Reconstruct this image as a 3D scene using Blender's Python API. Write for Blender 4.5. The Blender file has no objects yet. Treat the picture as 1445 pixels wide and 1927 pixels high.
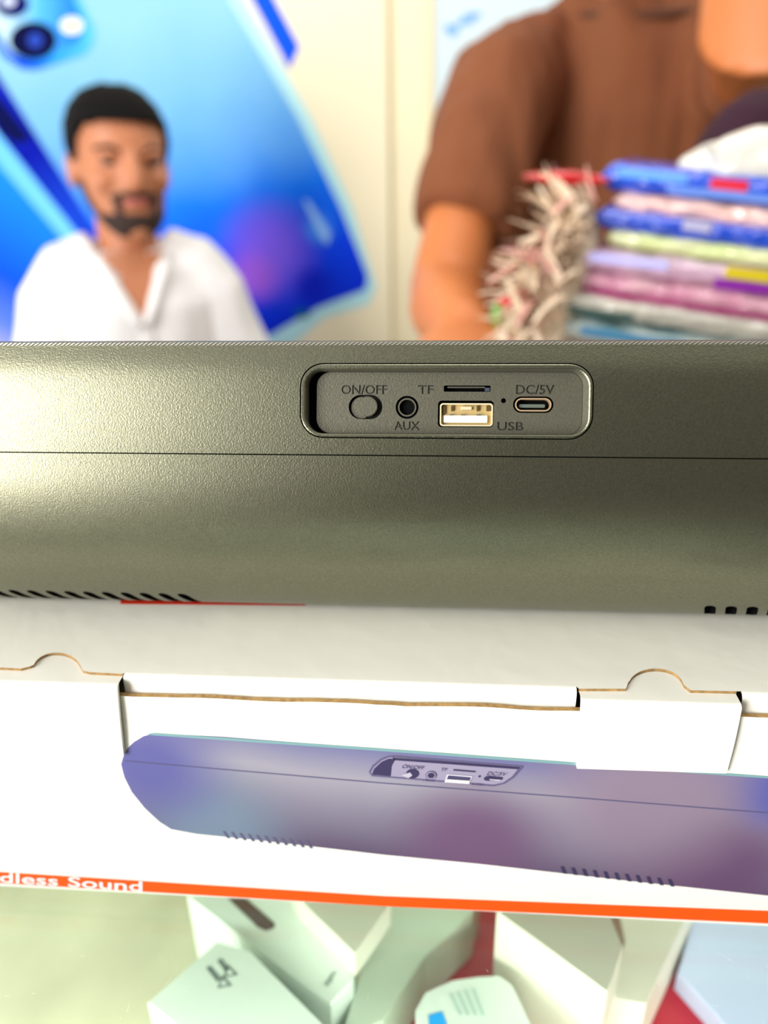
import bpy, bmesh, math, random
import numpy as np
from mathutils import Vector, Matrix, noise
from mathutils.geometry import delaunay_2d_cdt

random.seed(7)
scene = bpy.context.scene
COL = scene.collection

# ------------------------------------------------------------------ camera
F = 1447.0                                   # focal length in pixels of the 1445 x 1927 frame
GLASS = 0.98                                 # height of the counter's glass top
HC = GLASS + 0.196                           # height of the lens
PITCH = math.radians(25.0)
_a = Vector((19430, -278, 1447)).normalized()            # world X seen in camera axes
_u = Vector((0, math.cos(PITCH), math.sin(PITCH)))
_u = (_u - _a * _u.dot(_a)).normalized()                 # world Z seen in camera axes
_y = _u.cross(_a)                                        # world Y (away) seen in camera axes
ROT = Matrix((_a, _y, _u))
CAM = Vector((0, 0, HC))
cam_data = bpy.data.cameras.new('camera')
cam = bpy.data.objects.new('camera', cam_data); COL.objects.link(cam)
cam.matrix_world = Matrix.Translation(CAM) @ ROT.to_4x4()
cam_data.sensor_fit = 'VERTICAL'; cam_data.sensor_height = 36.0
cam_data.lens = 36.0 * F / 1927.0
cam_data.clip_start = 0.01
cam_data.dof.use_dof = True
cam_data.dof.focus_distance = 0.184
cam_data.dof.aperture_fstop = 7.2
scene.camera = cam

# ------------------------------------------------------------------ light
world = bpy.data.worlds.new('world'); scene.world = world
world.use_nodes = True
bg = world.node_tree.nodes['Background']
bg.inputs[0].default_value = (1.0, 0.975, 0.93, 1); bg.inputs[1].default_value = 0.62

def area(name, loc, target, sx, sy, power, color):
    d = bpy.data.lights.new(name, 'AREA'); d.shape = 'RECTANGLE'; d.size = sx; d.size_y = sy
    d.energy = power; d.color = color
    o = bpy.data.objects.new(name, d); COL.objects.link(o)
    o.location = loc
    o.rotation_euler = (Vector(target) - Vector(loc)).to_track_quat('-Z', 'Y').to_euler()
    return o
area('shopfront_daylight', (-1.9, -1.6, 1.4), (0, 0.6, 1.15), 1.3, 2.6, 118, (1.0, 0.98, 0.95))
area('ceiling_light', (0.5, 1.0, 2.75), (0.4, 1.2, 1.0), 1.8, 0.5, 14, (1.0, 0.97, 0.9))

scene.view_settings.view_transform = 'Standard'
scene.view_settings.look = 'None'
scene.view_settings.gamma = 1.0
scene.view_settings.use_curve_mapping = False
scene.view_settings.exposure = 0.4

# ------------------------------------------------------------------ helpers
def ray(px, py):
    return ROT @ Vector(((px - 722.5) / F, -(py - 963.5) / F, -1.0))
def at_depth(px, py, d): return CAM + ray(px, py) * d
def at_y(px, py, y):
    r = ray(px, py); return CAM + r * (y / r.y)
def at_z(px, py, z):
    r = ray(px, py); return CAM + r * ((z - HC) / r.z)

def lin(c):
    if isinstance(c, str):
        c = tuple(int(c[i:i + 2], 16) / 255 for i in (0, 2, 4))
    return tuple((v / 12.92 if v <= .04045 else ((v + .055) / 1.055) ** 2.4) for v in c) + (1.0,)

def nd(nt, kind, **kw):
    n = nt.nodes.new(kind)
    for k, v in kw.items(): setattr(n, k, v)
    return n
def mat(name, color, rough=.5, metal=0., spec=.5, noise_amt=0., noise_scale=40., bump=0., bump_scale=300., coat=0., stretch=None, color2=None):
    m = bpy.data.materials.new(name); m.use_nodes = True
    nt = m.node_tree; b = nt.nodes['Principled BSDF']
    c = lin(color)
    b.inputs['Base Color'].default_value = c
    b.inputs['Roughness'].default_value = rough; b.inputs['Metallic'].default_value = metal
    b.inputs['Specular IOR Level'].default_value = spec
    b.inputs['Coat Weight'].default_value = coat; b.inputs['Coat Roughness'].default_value = .12
    tc = nd(nt, 'ShaderNodeTexCoord')
    src = tc.outputs['Object']
    if stretch:
        mp = nd(nt, 'ShaderNodeMapping'); mp.inputs['Scale'].default_value = stretch
        nt.links.new(src, mp.inputs[0]); src = mp.outputs[0]
    if noise_amt or color2:
        n = nd(nt, 'ShaderNodeTexNoise'); n.inputs['Scale'].default_value = noise_scale; n.inputs['Detail'].default_value = 4
        nt.links.new(src, n.inputs['Vector'])
        r = nd(nt, 'ShaderNodeValToRGB')
        r.color_ramp.elements[0].position = .3; r.color_ramp.elements[1].position = .7
        if color2: lo, hi = c, lin(color2)
        else:
            lo = tuple(v * (1 - noise_amt) for v in c[:3]) + (1,); hi = tuple(min(1, v * (1 + noise_amt)) for v in c[:3]) + (1,)
        r.color_ramp.elements[0].color = lo; r.color_ramp.elements[1].color = hi
        nt.links.new(n.outputs['Fac'], r.inputs[0]); nt.links.new(r.outputs[0], b.inputs['Base Color'])
    if bump:
        n2 = nd(nt, 'ShaderNodeTexNoise'); n2.inputs['Scale'].default_value = bump_scale; n2.inputs['Detail'].default_value = 2
        nt.links.new(src, n2.inputs['Vector'])
        bp = nd(nt, 'ShaderNodeBump'); bp.inputs['Strength'].default_value = bump; bp.inputs['Distance'].default_value = .4 / bump_scale
        nt.links.new(n2.outputs['Fac'], bp.inputs['Height']); nt.links.new(bp.outputs[0], b.inputs['Normal'])
    return m

def gradient_mat(name, stops, p0, p1, rough=.35, spec=.3, wobble=.0, wobble_scale=3., spots=(), coat=0.):
    """flat print: colour ramp running from object-space point p0 to p1, with soft round colour spots"""
    m = bpy.data.materials.new(name); m.use_nodes = True
    nt = m.node_tree; b = nt.nodes['Principled BSDF']
    b.inputs['Roughness'].default_value = rough; b.inputs['Coat Weight'].default_value = coat; b.inputs['Specular IOR Level'].default_value = spec
    tc = nd(nt, 'ShaderNodeTexCoord')
    p0 = Vector(p0); p1 = Vector(p1); d = p1 - p0
    sub = nd(nt, 'ShaderNodeVectorMath', operation='SUBTRACT'); sub.inputs[1].default_value = p0
    nt.links.new(tc.outputs['Object'], sub.inputs[0])
    dot = nd(nt, 'ShaderNodeVectorMath', operation='DOT_PRODUCT'); dot.inputs[1].default_value = d / d.length_squared
    nt.links.new(sub.outputs[0], dot.inputs[0])
    val = dot.outputs['Value']
    if wobble:
        n = nd(nt, 'ShaderNodeTexNoise'); n.inputs['Scale'].default_value = wobble_scale; n.inputs['Detail'].default_value = 3
        nt.links.new(tc.outputs['Object'], n.inputs['Vector'])
        ma = nd(nt, 'ShaderNodeMath', operation='MULTIPLY_ADD'); ma.inputs[1].default_value = wobble; 
        nt.links.new(n.outputs['Fac'], ma.inputs[0]); nt.links.new(val, ma.inputs[2])
        sb = nd(nt, 'ShaderNodeMath', operation='SUBTRACT'); sb.inputs[1].default_value = wobble * .5
        nt.links.new(ma.outputs[0], sb.inputs[0]); val = sb.outputs[0]
    r = nd(nt, 'ShaderNodeValToRGB'); els = r.color_ramp.elements
    while len(els) < len(stops): els.new(.5)
    for e, (p, c) in zip(els, stops): e.position = p; e.color = lin(c)
    nt.links.new(val, r.inputs[0]); out = r.outputs[0]
    for (pos, rad, c) in spots:
        ds = nd(nt, 'ShaderNodeVectorMath', operation='DISTANCE'); ds.inputs[1].default_value = pos
        nt.links.new(tc.outputs['Object'], ds.inputs[0])
        mr = nd(nt, 'ShaderNodeMapRange'); mr.interpolation_type = 'SMOOTHSTEP'
        mr.inputs[1].default_value = rad; mr.inputs[2].default_value = rad * .15; mr.inputs[3].default_value = 0; mr.inputs[4].default_value = 1
        nt.links.new(ds.outputs['Value'], mr.inputs[0])
        mx = nd(nt, 'ShaderNodeMix', data_type='RGBA'); mx.inputs[7].default_value = lin(c)
        nt.links.new(mr.outputs[0], mx.inputs[0]); nt.links.new(out, mx.inputs[6]); out = mx.outputs[2]
    nt.links.new(out, b.inputs['Base Color'])
    return m

def glass_mat(name, tint, gloss=.05):
    m = bpy.data.materials.new(name); m.use_nodes = True
    nt = m.node_tree; nt.nodes.clear()
    o = nd(nt, 'ShaderNodeOutputMaterial'); mx = nd(nt, 'ShaderNodeMixShader')
    tr = nd(nt, 'ShaderNodeBsdfTransparent'); tr.inputs[0].default_value = lin(tint)
    gl = nd(nt, 'ShaderNodeBsdfGlossy'); gl.inputs['Roughness'].default_value = .16
    fr = nd(nt, 'ShaderNodeFresnel'); fr.inputs[0].default_value = 1.33
    nt.links.new(fr.outputs[0], mx.inputs[0]); nt.links.new(tr.outputs[0], mx.inputs[1]); nt.links.new(gl.outputs[0], mx.inputs[2])
    nt.links.new(mx.outputs[0], o.inputs[0])
    return m

def empty(name, loc=(0, 0, 0), rotz=0.):
    o = bpy.data.objects.new(name, None); COL.objects.link(o)
    o.location = loc; o.rotation_euler = (0, 0, rotz); o.empty_display_size = .02
    return o
def tag(o, label=None, cat=None, group=None, kind=None):
    if label: o['label'] = label
    if cat: o['category'] = cat
    if group: o['group'] = group
    if kind: o['kind'] = kind
    return o
def origin_of(p):
    v = Vector((0, 0, 0))
    while p is not None: v += Vector(p.location); p = p.parent
    return v
def part(name, verts, faces, m, parent=None, smooth=False, world=True, normals=None):
    """one mesh object; verts in world space (world=True) or in the parent's own space"""
    verts = [Vector(v) for v in verts]
    loc = Vector((0, 0, 0))
    if world:
        if parent is not None:
            off = origin_of(parent); verts = [v - off for v in verts]
        else:
            lo = Vector([min(v[i] for v in verts) for i in range(3)]); hi = Vector([max(v[i] for v in verts) for i in range(3)])
            loc = Vector(((lo.x + hi.x) / 2, (lo.y + hi.y) / 2, lo.z)); verts = [v - loc for v in verts]
    me = bpy.data.meshes.new(name); me.from_pydata(verts, [], [list(f) for f in faces]); me.update()
    if m: me.materials.append(m)
    if smooth:
        me.polygons.foreach_set('use_smooth', [True] * len(me.polygons))
    if normals is not None: me.normals_split_custom_set_from_vertices([tuple(n) for n in normals])
    o = bpy.data.objects.new(name, me); COL.objects.link(o)
    if parent is not None: o.parent = parent
    o.location = loc
    return o

class MB:
    """collects closed shapes into one mesh"""
    def __init__(s): s.v = []; s.f = []
    def add(s, v, f):
        k = len(s.v); s.v += [Vector(x) for x in v]; s.f += [[i + k for i in q] for q in f]; return s
    def box(s, lo, hi):
        x0, y0, z0 = lo; x1, y1, z1 = hi
        return s.add([(x0,y0,z0),(x1,y0,z0),(x1,y1,z0),(x0,y1,z0),(x0,y0,z1),(x1,y0,z1),(x1,y1,z1),(x0,y1,z1)],
                     [(3,2,1,0),(4,5,6,7),(0,1,5,4),(1,2,6,5),(2,3,7,6),(3,0,4,7)])
    def loft(s, loops, cap0=True, cap1=True, closed=True):
        n = len(loops[0]); k = len(s.v)
        for l in loops: s.v += [Vector(p) for p in l]
        for i in range(len(loops) - 1):
            for j in range(n if closed else n - 1):
                a = k + i * n + j; b = k + i * n + (j + 1) % n
                s.f.append([a, b, b + n, a + n])
        if cap0: s.f.append([k + j for j in range(n)][::-1])
        if cap1: s.f.append([k + (len(loops) - 1) * n + j for j in range(n)])
        return s
    def tube(s, path, radii, side=(1, 0, 0), n=14):
        """tapered limb: radii are numbers or (side radius, other radius)"""
        path = [Vector(p) for p in path]; loops = []
        side = Vector(side)
        for i, p in enumerate(path):
            t = (path[min(i + 1, len(path) - 1)] - path[max(i - 1, 0)]).normalized()
            a = (side - t * side.dot(t))
            if a.length < 1e-4: a = t.orthogonal()
            a.normalize(); b = t.cross(a)
            r = radii[i]; ra, rb = (r, r) if not isinstance(r, (tuple, list)) else r
            loops.append([p + a * (ra * math.cos(2 * math.pi * j / n)) + b * (rb * math.sin(2 * math.pi * j / n)) for j in range(n)])
        return s.loft(loops)
    def ball(s, c, r, n=12, m=8):
        c = Vector(c); r = r if isinstance(r, (tuple, list)) else (r, r, r)
        loops = []
        for i in range(m + 1):
            ph = math.pi * (i / m); ph = min(max(ph, .02), math.pi - .02)
            loops.append([c + Vector((r[0] * math.sin(ph) * math.cos(2*math.pi*j/n), r[1] * math.sin(ph) * math.sin(2*math.pi*j/n), -r[2] * math.cos(ph))) for j in range(n)])
        return s.loft(loops)
    def build(s, name, m, parent=None, smooth=False, world=True):
        return part(name, s.v, s.f, m, parent, smooth, world)

def rrect(cx, cy, w, h, r, n=6):
    """rounded rectangle loop, counter-clockwise, 4*(n+1) points"""
    pts = []
    for k, (sx, sy) in enumerate(((1, 1), (-1, 1), (-1, -1), (1, -1))):
        for i in range(n + 1):
            a = math.pi / 2 * (k + i / n)
            pts.append((cx + sx * (w / 2 - r) + r * math.cos(a), cy + sy * (h / 2 - r) + r * math.sin(a)))
    return pts
def inside(loops, P):
    """even-odd test of points P (n,2) against closed loops"""
    P = np.asarray(P, float); c = np.zeros(len(P), bool)
    for L in loops:
        A = np.asarray(L, float); B = np.roll(A, -1, 0)
        for (x0, y0), (x1, y1) in zip(A, B):
            if y0 == y1: continue
            hit = ((y0 > P[:, 1]) != (y1 > P[:, 1])) & (P[:, 0] < (x1 - x0) * (P[:, 1] - y0) / (y1 - y0) + x0)
            c ^= hit
    return c
def cdt(outer, loops, lines=()):
    """triangulate outer with all loops and lines as edges -> verts2d, tris, centroids"""
    V, E = [], []
    for L in [outer] + list(loops):
        k = len(V); V += [Vector((p[0], p[1])) for p in L]
        E += [(k + i, k + (i + 1) % len(L)) for i in range(len(L))]
    for a, b in lines:
        k = len(V); V += [Vector(a), Vector(b)]; E.append((k, k + 1))
    v, e, f, *_ = delaunay_2d_cdt(V, E, [], 0, 1e-5)
    f = [list(t) for t in f]
    for t in f:                                           # counter-clockwise
        a, b, c = (v[i] for i in t)
        if (b - a).cross(c - a) < 0: t.reverse()
    C = [((v[t[0]] + v[t[1]] + v[t[2]]) / 3)[:] for t in f]
    ins = inside([outer], C)
    keep = [i for i in range(len(f)) if ins[i]]
    return v, [f[i] for i in keep], [C[i] for i in keep]

_TXT = {}
def text_shape(s, shear=0.):
    """lettering as outline loops and filled triangles, scaled into the unit box"""
    if s in _TXT: return _TXT[s]
    cu = bpy.data.curves.new('lettering', 'FONT'); cu.body = s; cu.resolution_u = 3; cu.offset = .012
    o = bpy.data.objects.new('lettering', cu); COL.objects.link(o)
    dg = bpy.context.evaluated_depsgraph_get()
    me = bpy.data.meshes.new_from_object(o.evaluated_get(dg))
    bm = bmesh.new(); bm.from_mesh(me); bmesh.ops.remove_doubles(bm, verts=bm.verts, dist=1e-5)
    vs = np.array([(v.co.x, v.co.y) for v in bm.verts]); bm.verts.index_update()
    fs = [[v.index for v in f.verts] for f in bm.faces]
    lo, hi = vs.min(0), vs.max(0); vs = (vs - lo) / (hi - lo)
    nxt = {}
    for e in bm.edges:
        if len(e.link_loops) == 1:
            l = e.link_loops[0]; nxt[l.vert.index] = l.link_loop_next.vert.index
    loops = []
    while nxt:
        a = next(iter(nxt)); L = []
        while a in nxt: L.append(a); a = nxt.pop(a)
        loops.append([tuple(vs[i]) for i in L])
    bm.free(); bpy.data.objects.remove(o); bpy.data.curves.remove(cu); bpy.data.meshes.remove(me)
    _TXT[s] = (loops, vs, fs); return _TXT[s]

def baked(name, mb, m, parent, voxel, smooth_it=4, disp=None):
    """closed shapes fused into one continuous skin"""
    me = bpy.data.meshes.new(name); me.from_pydata([tuple(v) for v in mb.v], [], mb.f); me.update()
    bm = bmesh.new(); bm.from_mesh(me); bmesh.ops.recalc_face_normals(bm, faces=bm.faces); bm.to_mesh(me); bm.free()
    o = bpy.data.objects.new(name, me); COL.objects.link(o)
    r = o.modifiers.new('r', 'REMESH'); r.mode = 'VOXEL'; r.voxel_size = voxel
    s = o.modifiers.new('s', 'SMOOTH'); s.iterations = smooth_it; s.factor = .5
    dg = bpy.context.evaluated_depsgraph_get()
    new = bpy.data.meshes.new_from_object(o.evaluated_get(dg))
    o.modifiers.clear(); o.data = new; bpy.data.meshes.remove(me); new.name = name
    if disp:
        n = len(new.vertices); co = np.empty(n * 3); no = np.empty(n * 3)
        new.vertices.foreach_get('co', co); new.vertices.foreach_get('normal', no)
        co = co.reshape(-1, 3); no = no.reshape(-1, 3)
        d = np.array([disp(Vector(c)) for c in co]); co += no * d[:, None]
        new.vertices.foreach_set('co', co.ravel()); new.update()
    new.polygons.foreach_set('use_smooth', [True] * len(new.polygons))
    new.materials.clear(); new.materials.append(m)
    if parent is not None: o.parent = parent
    return o

# ------------------------------------------------------------------ materials
M = {}
M['wall'] = mat('cream_paint', 'f0e5c4', .7, noise_amt=.04, noise_scale=3, bump=.1, bump_scale=60)
M['floor'] = mat('grey_floor_tile', '77716a', .5, noise_amt=.1, noise_scale=6)
M['bar'] = mat('charcoal_sandblasted_plastic', '7d7d69', .31, .9, .5, noise_amt=.12, noise_scale=1600, bump=.35, bump_scale=2600)
M['panel'] = mat('charcoal_panel_plastic', '6a685a', .38, .5, .5, noise_amt=.10, noise_scale=1800, bump=.4, bump_scale=2600)
M['black'] = mat('recess_shade_black', '0b0c0c', .4)
M['hole'] = mat('deep_black_recess', '040505', .8, spec=.1)
M['grille'] = mat('charcoal_mesh_cloth', '4b4a45', .45, .3, bump=.6, bump_scale=900)
M['nickel'] = mat('nickel_plate', 'efe2bd', .3, .3)
M['cream_plastic'] = mat('cream_connector_plastic', 'b39c68', .4)
M['tongue'] = mat('white_connector_plastic', 'fffdf0', .4)
M['card'] = mat('white_coated_card', 'f9f8ee', .42, noise_amt=.015, noise_scale=25, bump=.06, bump_scale=120, coat=.15)
M['card_raw'] = mat('raw_corrugated_card', 'a5834f', .9, noise_amt=.3, noise_scale=700)
M['orange'] = mat('orange_print', 'ff5a0c', .4)
M['red_print'] = mat('red_print', 'f43412', .45)
M['white_print'] = mat('white_print', 'ffffff', .45)
M['glass'] = glass_mat('counter_glass', 'f3fbf5')
M['alu'] = mat('brushed_aluminium', 'c4c4c2', .35, .9)
M['skin'] = mat('warm_skin', 'c07c58', .5, noise_amt=.06, noise_scale=12)
M['skin_b'] = mat('tanned_skin', 'c87640', .5, noise_amt=.06, noise_scale=12)
M['hair'] = mat('black_hair', '080608', .8, 0, .15, bump=.5, bump_scale=250, stretch=(1, .3, 1))
M['white_cloth'] = mat('white_cotton', 'f2f1f3', .8, noise_amt=.02, noise_scale=8)
M['trouser'] = mat('grey_trousers', '7d7a76', .8)

# ------------------------------------------------------------------ setting
WALL_Y = 1.95
tag(MB().box((-3, -2.5, -.05), (3.1, WALL_Y + .1, 0)).build('floor', M['floor']), kind='structure')
tag(MB().box((-3, WALL_Y, 0), (3, WALL_Y + .1, 3.0)).build('wall_back', M['wall']), kind='structure')
M['dark_wall'] = mat('added_brown_wall', '4a4038', .7, noise_amt=.2, noise_scale=4)
tag(MB().box((-.45, -1.5, 0), (3.1, -1.4, 3.0)).build('added_wall_front', M['dark_wall']), kind='structure')  # unseen dark wall added to darken reflections in the sound bar
tag(MB().box((3, -1.4, 0), (3.1, WALL_Y, 3.0)).build('wall_right', M['wall']), kind='structure')
p = at_y(592, 300, WALL_Y)
tag(MB().box((p.x - .012, WALL_Y - .006, 0), (p.x + .016, WALL_Y, 3.0)).build('trim_1', mat('pale_trim', 'f6efd6', .5)), kind='structure')

# ------------------------------------------------------------------ sound bar
# back profile (distance from the lens plane, height below the lens), millimetres, from the top edge down and round the front
PROF = [(181.5,-40.5),(178.2,-46),(175.4,-52.3),(173.0,-58.7),(171.3,-65),(170.4,-73),(170.7,-82),(172.1,-91),(175,-101),(179.5,-109.8),
        (186,-116.2),(195,-118.8),(206,-119)]
FRONT = [(206,-119),(219,-114),(229,-102),(233,-87),(229,-70),(217,-55),(200,-45.5),(189,-41.5),(181.5,-40.5)]
def spline(pts, per=10):
    out = []; n = len(pts)
    for i in range(n - 1):
        p0 = np.array(pts[max(i - 1, 0)]); p1 = np.array(pts[i]); p2 = np.array(pts[i + 1]); p3 = np.array(pts[min(i + 2, n - 1)])
        for k in range(per):
            t = k / per
            out.append(.5 * ((2 * p1) + (-p0 + p2) * t + (2*p0 - 5*p1 + 4*p2 - p3) * t*t + (-p0 + 3*p1 - 3*p2 + p3) * t**3))
    out.append(np.array(pts[-1], float)); return np.array(out)
_C = spline(PROF); _S = np.concatenate([[0], np.cumsum(np.linalg.norm(np.diff(_C, axis=0), axis=1))])   # arc length from the top edge
_T = np.gradient(_C, axis=0); _T /= np.linalg.norm(_T, axis=1)[:, None]
S_END = _S[-1]
S_SEAM = _S[4 * 10]
def prof(s):
    y = np.interp(s, _S, _C[:, 0]); z = np.interp(s, _S, _C[:, 1])
    ty = np.interp(s, _S, _T[:, 0]); tz = np.interp(s, _S, _T[:, 1]); l = math.hypot(ty, tz)
    return y, z, tz / l, -ty / l            # normal: tangent (going down) turned to face the camera
def surf(x, s, off=0.):
    y, z, ny, nz = prof(s)
    return Vector((x, y + ny * off, HC * 1000 + z + nz * off)) / 1000
def surf_n(s):
    y, z, ny, nz = prof(s); return Vector((0, ny, nz))
S_P = _S[2 * 10]                               # middle of the port panel
PY, PZ, PNY, PNZ = prof(S_P)
def panel_xy(px, py):
    """pixel -> (x, s) in mm on the plane that touches the back at the port panel"""
    P = Vector((0, PY, HC * 1000 + PZ)); n = Vector((0, PNY, PNZ)); r = ray(px, py); c = CAM * 1000
    t = (P - c).dot(n) / r.dot(n); q = c + r * t
    return q.x, S_P + (q - P).dot(Vector((0, -PNZ, PNY)))   # s grows downwards
XC = panel_xy(841, 755)[0]
X0, X1 = XC - 150, XC + 150
bar = empty('soundbar', (XC / 1000, .195, HC - .119))
tag(bar, 'long charcoal sound bar with a recessed port panel, lying on the white box', 'speaker')

class Flat:
    """millimetre coordinates on the panel plane -> world"""
    @staticmethod
    def w(x, s, off=0.):
        P = Vector((x, PY, HC * 1000 + PZ)); n = Vector((0, PNY, PNZ))
        return (P + Vector((0, -PNZ, PNY)) * (s - S_P) + n * off) / 1000
def pr(x0, y0, x1, y1, r, n=6):
    """pixel box -> rounded rectangle on the panel (x, s)"""
    a = panel_xy(x0, (y0 + y1) / 2)[0]; b = panel_xy(x1, (y0 + y1) / 2)[0]; c = panel_xy((x0 + x1) / 2, y0)[1]; d = panel_xy((x0 + x1) / 2, y1)[1]
    return rrect((a + b) / 2, (c + d) / 2, b - a, d - c, min(r, (b - a) / 2 - 1e-3, (d - c) / 2 - 1e-3), n)

# outlines on the back: groove, bezel, recess
G_OUT = pr(564, 682.5, 1117, 826, 5.6, 10)
G_IN = pr(566.5, 685, 1114.5, 823.5, 5.3, 10)
R_IN = pr(574.5, 694, 1108, 817.5, 4.2, 10)
R_MID = pr(577, 695, 1106.5, 816.5, 4.0, 10)
FLO = pr(592, 697, 1100, 815, 3.4, 10)
DEPTH = 3.1

def shell(name, s0, s1, holes, rows, m, x0=None, x1=None):
    x0 = X0 if x0 is None else x0; x1 = X1 if x1 is None else x1
    outer = [(x0, s0), (x1, s0), (x1, s1), (x0, s1)]
    lines = [((x0, s0 + (s1 - s0) * i / rows), (x1, s0 + (s1 - s0) * i / rows)) for i in range(1, rows)]
    v, f, C = cdt(outer, holes, lines)
    h = inside(holes, C) if holes else [False] * len(f)
    f = [t[::-1] for t, k in zip(f, h) if not k]
    f = [t[::-1] for t in f]
    used = sorted({i for t in f for i in t}); mp = {i: k for k, i in enumerate(used)}
    V = [surf(v[i].x, v[i].y) for i in used]; N = [surf_n(v[i].y) for i in used]
    o = part(name, V, [[mp[i] for i in t][::-1] for t in f], m, bar, True, normals=None)
    me = o.data
    # make sure the faces look outwards, then give them the smooth profile normals
    if me.polygons[0].normal.dot(N[0]) < 0: me.flip_normals()
    me.normals_split_custom_set_from_vertices([tuple(n) for n in N])
    return o
GAP = .16
upper = shell('upper_shell', 0.35, S_SEAM - GAP, [G_OUT], 14, M['bar'])
# vent slots: tilted pills low on the back
def slot_loop(cx, cs, w, l, tilt, n=5):
    L = []
    for k in range(2):
        for i in range(n + 1):
            a = math.pi * (k + i / n); sx = w / 2 * math.cos(a); sy = (l / 2 - w / 2) * (1 if k == 0 else -1) + w / 2 * math.sin(a)
            L.append((cx + sx + tilt * sy, cs + sy))
    return L
# arc length where the line of sight leaves the back
_ang = _C[:, 1] / _C[:, 0]; S_TAN = _S[int(np.argmin(_ang))]
slots = []
for side in (-1, 1):
    for i in range(11):
        slots.append(slot_loop(XC + side * (71.5 + 5.45 * i), S_TAN - 5.0, 3.0, 9.2, .3))
lower = shell('lower_shell', S_SEAM + GAP, S_END, slots, 44, M['bar'])
for L in slots:
    mb = MB()
    mb.loft([[surf(x, s, 0) for x, s in L], [surf(x, s, -1.8) for x, s in L]], cap0=False)
    mb.build('vent_slot', M['hole'], bar)
# dark seam between the two shells and behind the top edge
mb = MB()
mb.loft([[surf(x, S_SEAM - 1.2, -.45), surf(x, S_SEAM + 1.2, -.45), surf(x, S_SEAM + 1.2, -1.2), surf(x, S_SEAM - 1.2, -1.2)] for x in (X0, X1)])
mb.build('seam', M['hole'], bar)
def lip(s, k):
    mbl = MB()
    for x in (X0, X1): pass
    mbl.loft([[surf(x, s, 0) for x in (X0, X1)], [surf(x, s + k * .03, -.5) for x in (X0, X1)]], False, False, closed=False)
    return mbl
m2 = MB(); m2.add(lip(S_SEAM - GAP, 1).v, [(0, 1, 3, 2)]); m2.add(lip(S_SEAM + GAP, -1).v, [(0, 1, 3, 2)])
m2.build('seam_lip', M['bar'], bar)
# front grille with its cloth edge showing along the top
FR = spline(FRONT, 8)
mb = MB()
mb.loft([[Vector((X0 + (X1 - X0) * i / 4, p[0], HC * 1000 + p[1])) / 1000 for i in range(5)] for p in FR], False, False, closed=False)
mb.build('grille', M['grille'], bar, smooth=True)
mb = MB(); nb = int((X1 - X0) / 1.14)
for i in range(nb):
    x = X0 + (i + .5) * 1.14
    a = surf(x - .62, .42, .02); b = surf(x + .62, -.1, .18); c2 = surf(x - .62, .42, -.8); d2 = surf(x + .62, -.1, -.8)
    e = Vector((0, 0, .00024)); f_ = Vector((.00035, 0, 0))
    mb.add([a - f_, a + f_, b + f_ + e, b - f_ + e, c2 - f_, c2 + f_, d2 + f_, d2 - f_], [(0,1,2,3),(0,4,5,1),(1,5,6,2),(2,6,7,3),(3,7,4,0)])
tag(mb.build('grille_weave_edge', mat('weave_strands', '9b988c', .35, .3), bar), kind='stuff')
mb = MB(); mb.loft([[surf(X0, .36, -.12), surf(X1, .36, -.12)], [surf(X0, 0, -.32), surf(X1, 0, -.32)], [surf(X0, -0.2, -1.4), surf(X1, -.2, -1.4)]], False, False, closed=False)
mb.build('grille_backing', M['hole'], bar)
# rounded end caps
full = np.vstack([_C, FR[1:-1]]); cy, cz = full.mean(0)
for side, xe in ((-1, X0), (1, X1)):
    mb = MB(); loops = []
    for i in range(8):
        t = i / 7 * math.pi / 2 * .97; k = .35 + .65 * math.cos(t)
        loops.append([Vector((xe + side * 16 * math.sin(t), cy + (p[0] - cy) * k, HC * 1000 + cz + (p[1] - cz) * k)) / 1000 for p in full])
    if side < 0: loops = [l[::-1] for l in loops]
    mb.loft(loops, False, True); mb.build('end_cap', M['bar'], bar, smooth=True)

# bezel: groove, raised rim, sloping recess wall
def Fl(L, off): return [Flat.w(x, s, off) for x, s in L]
def Cu(L, off): return [surf(x, s, off) for x, s in L]
mb = MB(); mb.loft([Cu(G_OUT, 0), Cu(G_OUT, -.55)], False, False)
mb.loft([Cu(G_OUT, -.55), Cu(G_IN, -.55), Cu(G_IN, -.05)], False, False)
mb.build('bezel_groove', M['hole'], bar)
def shrink(L, d):
    c = np.mean(L, 0); A = np.array(L); lo, hi = A.min(0), A.max(0)
    return [(c[0] + (x - c[0]) * (1 - 2*d/(hi[0]-lo[0])), c[1] + (s - c[1]) * (1 - 2*d/(hi[1]-lo[1]))) for x, s in L]
mb = MB(); mb.loft([Cu(G_IN, -.3), Cu(G_IN, -.02), Cu(shrink(G_IN, .22), .12), Cu(shrink(R_IN, -.25), .1), Cu(R_IN, -.06)], False, False)
mb.build('panel_bezel', M['bar'], bar)
GAPL = pr(578, 697, 1100, 815, 3.4, 10)
mb = MB(); mb.loft([Fl(GAPL, -DEPTH + .2), Fl(GAPL, -DEPTH - 1.6), Fl(FLO, -DEPTH - 1.6), Fl(FLO, -DEPTH)], False, False)
mb.build('recess_gap', M['hole'], bar)
mb = MB(); mb.loft([Cu(R_IN, -.06), Fl(R_MID, -.7), Fl(shrink(GAPL, -.1), -DEPTH + .5), Fl(GAPL, -DEPTH)], False, False)
mb.build('recess_wall', M['panel'], bar, smooth=True)

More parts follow.
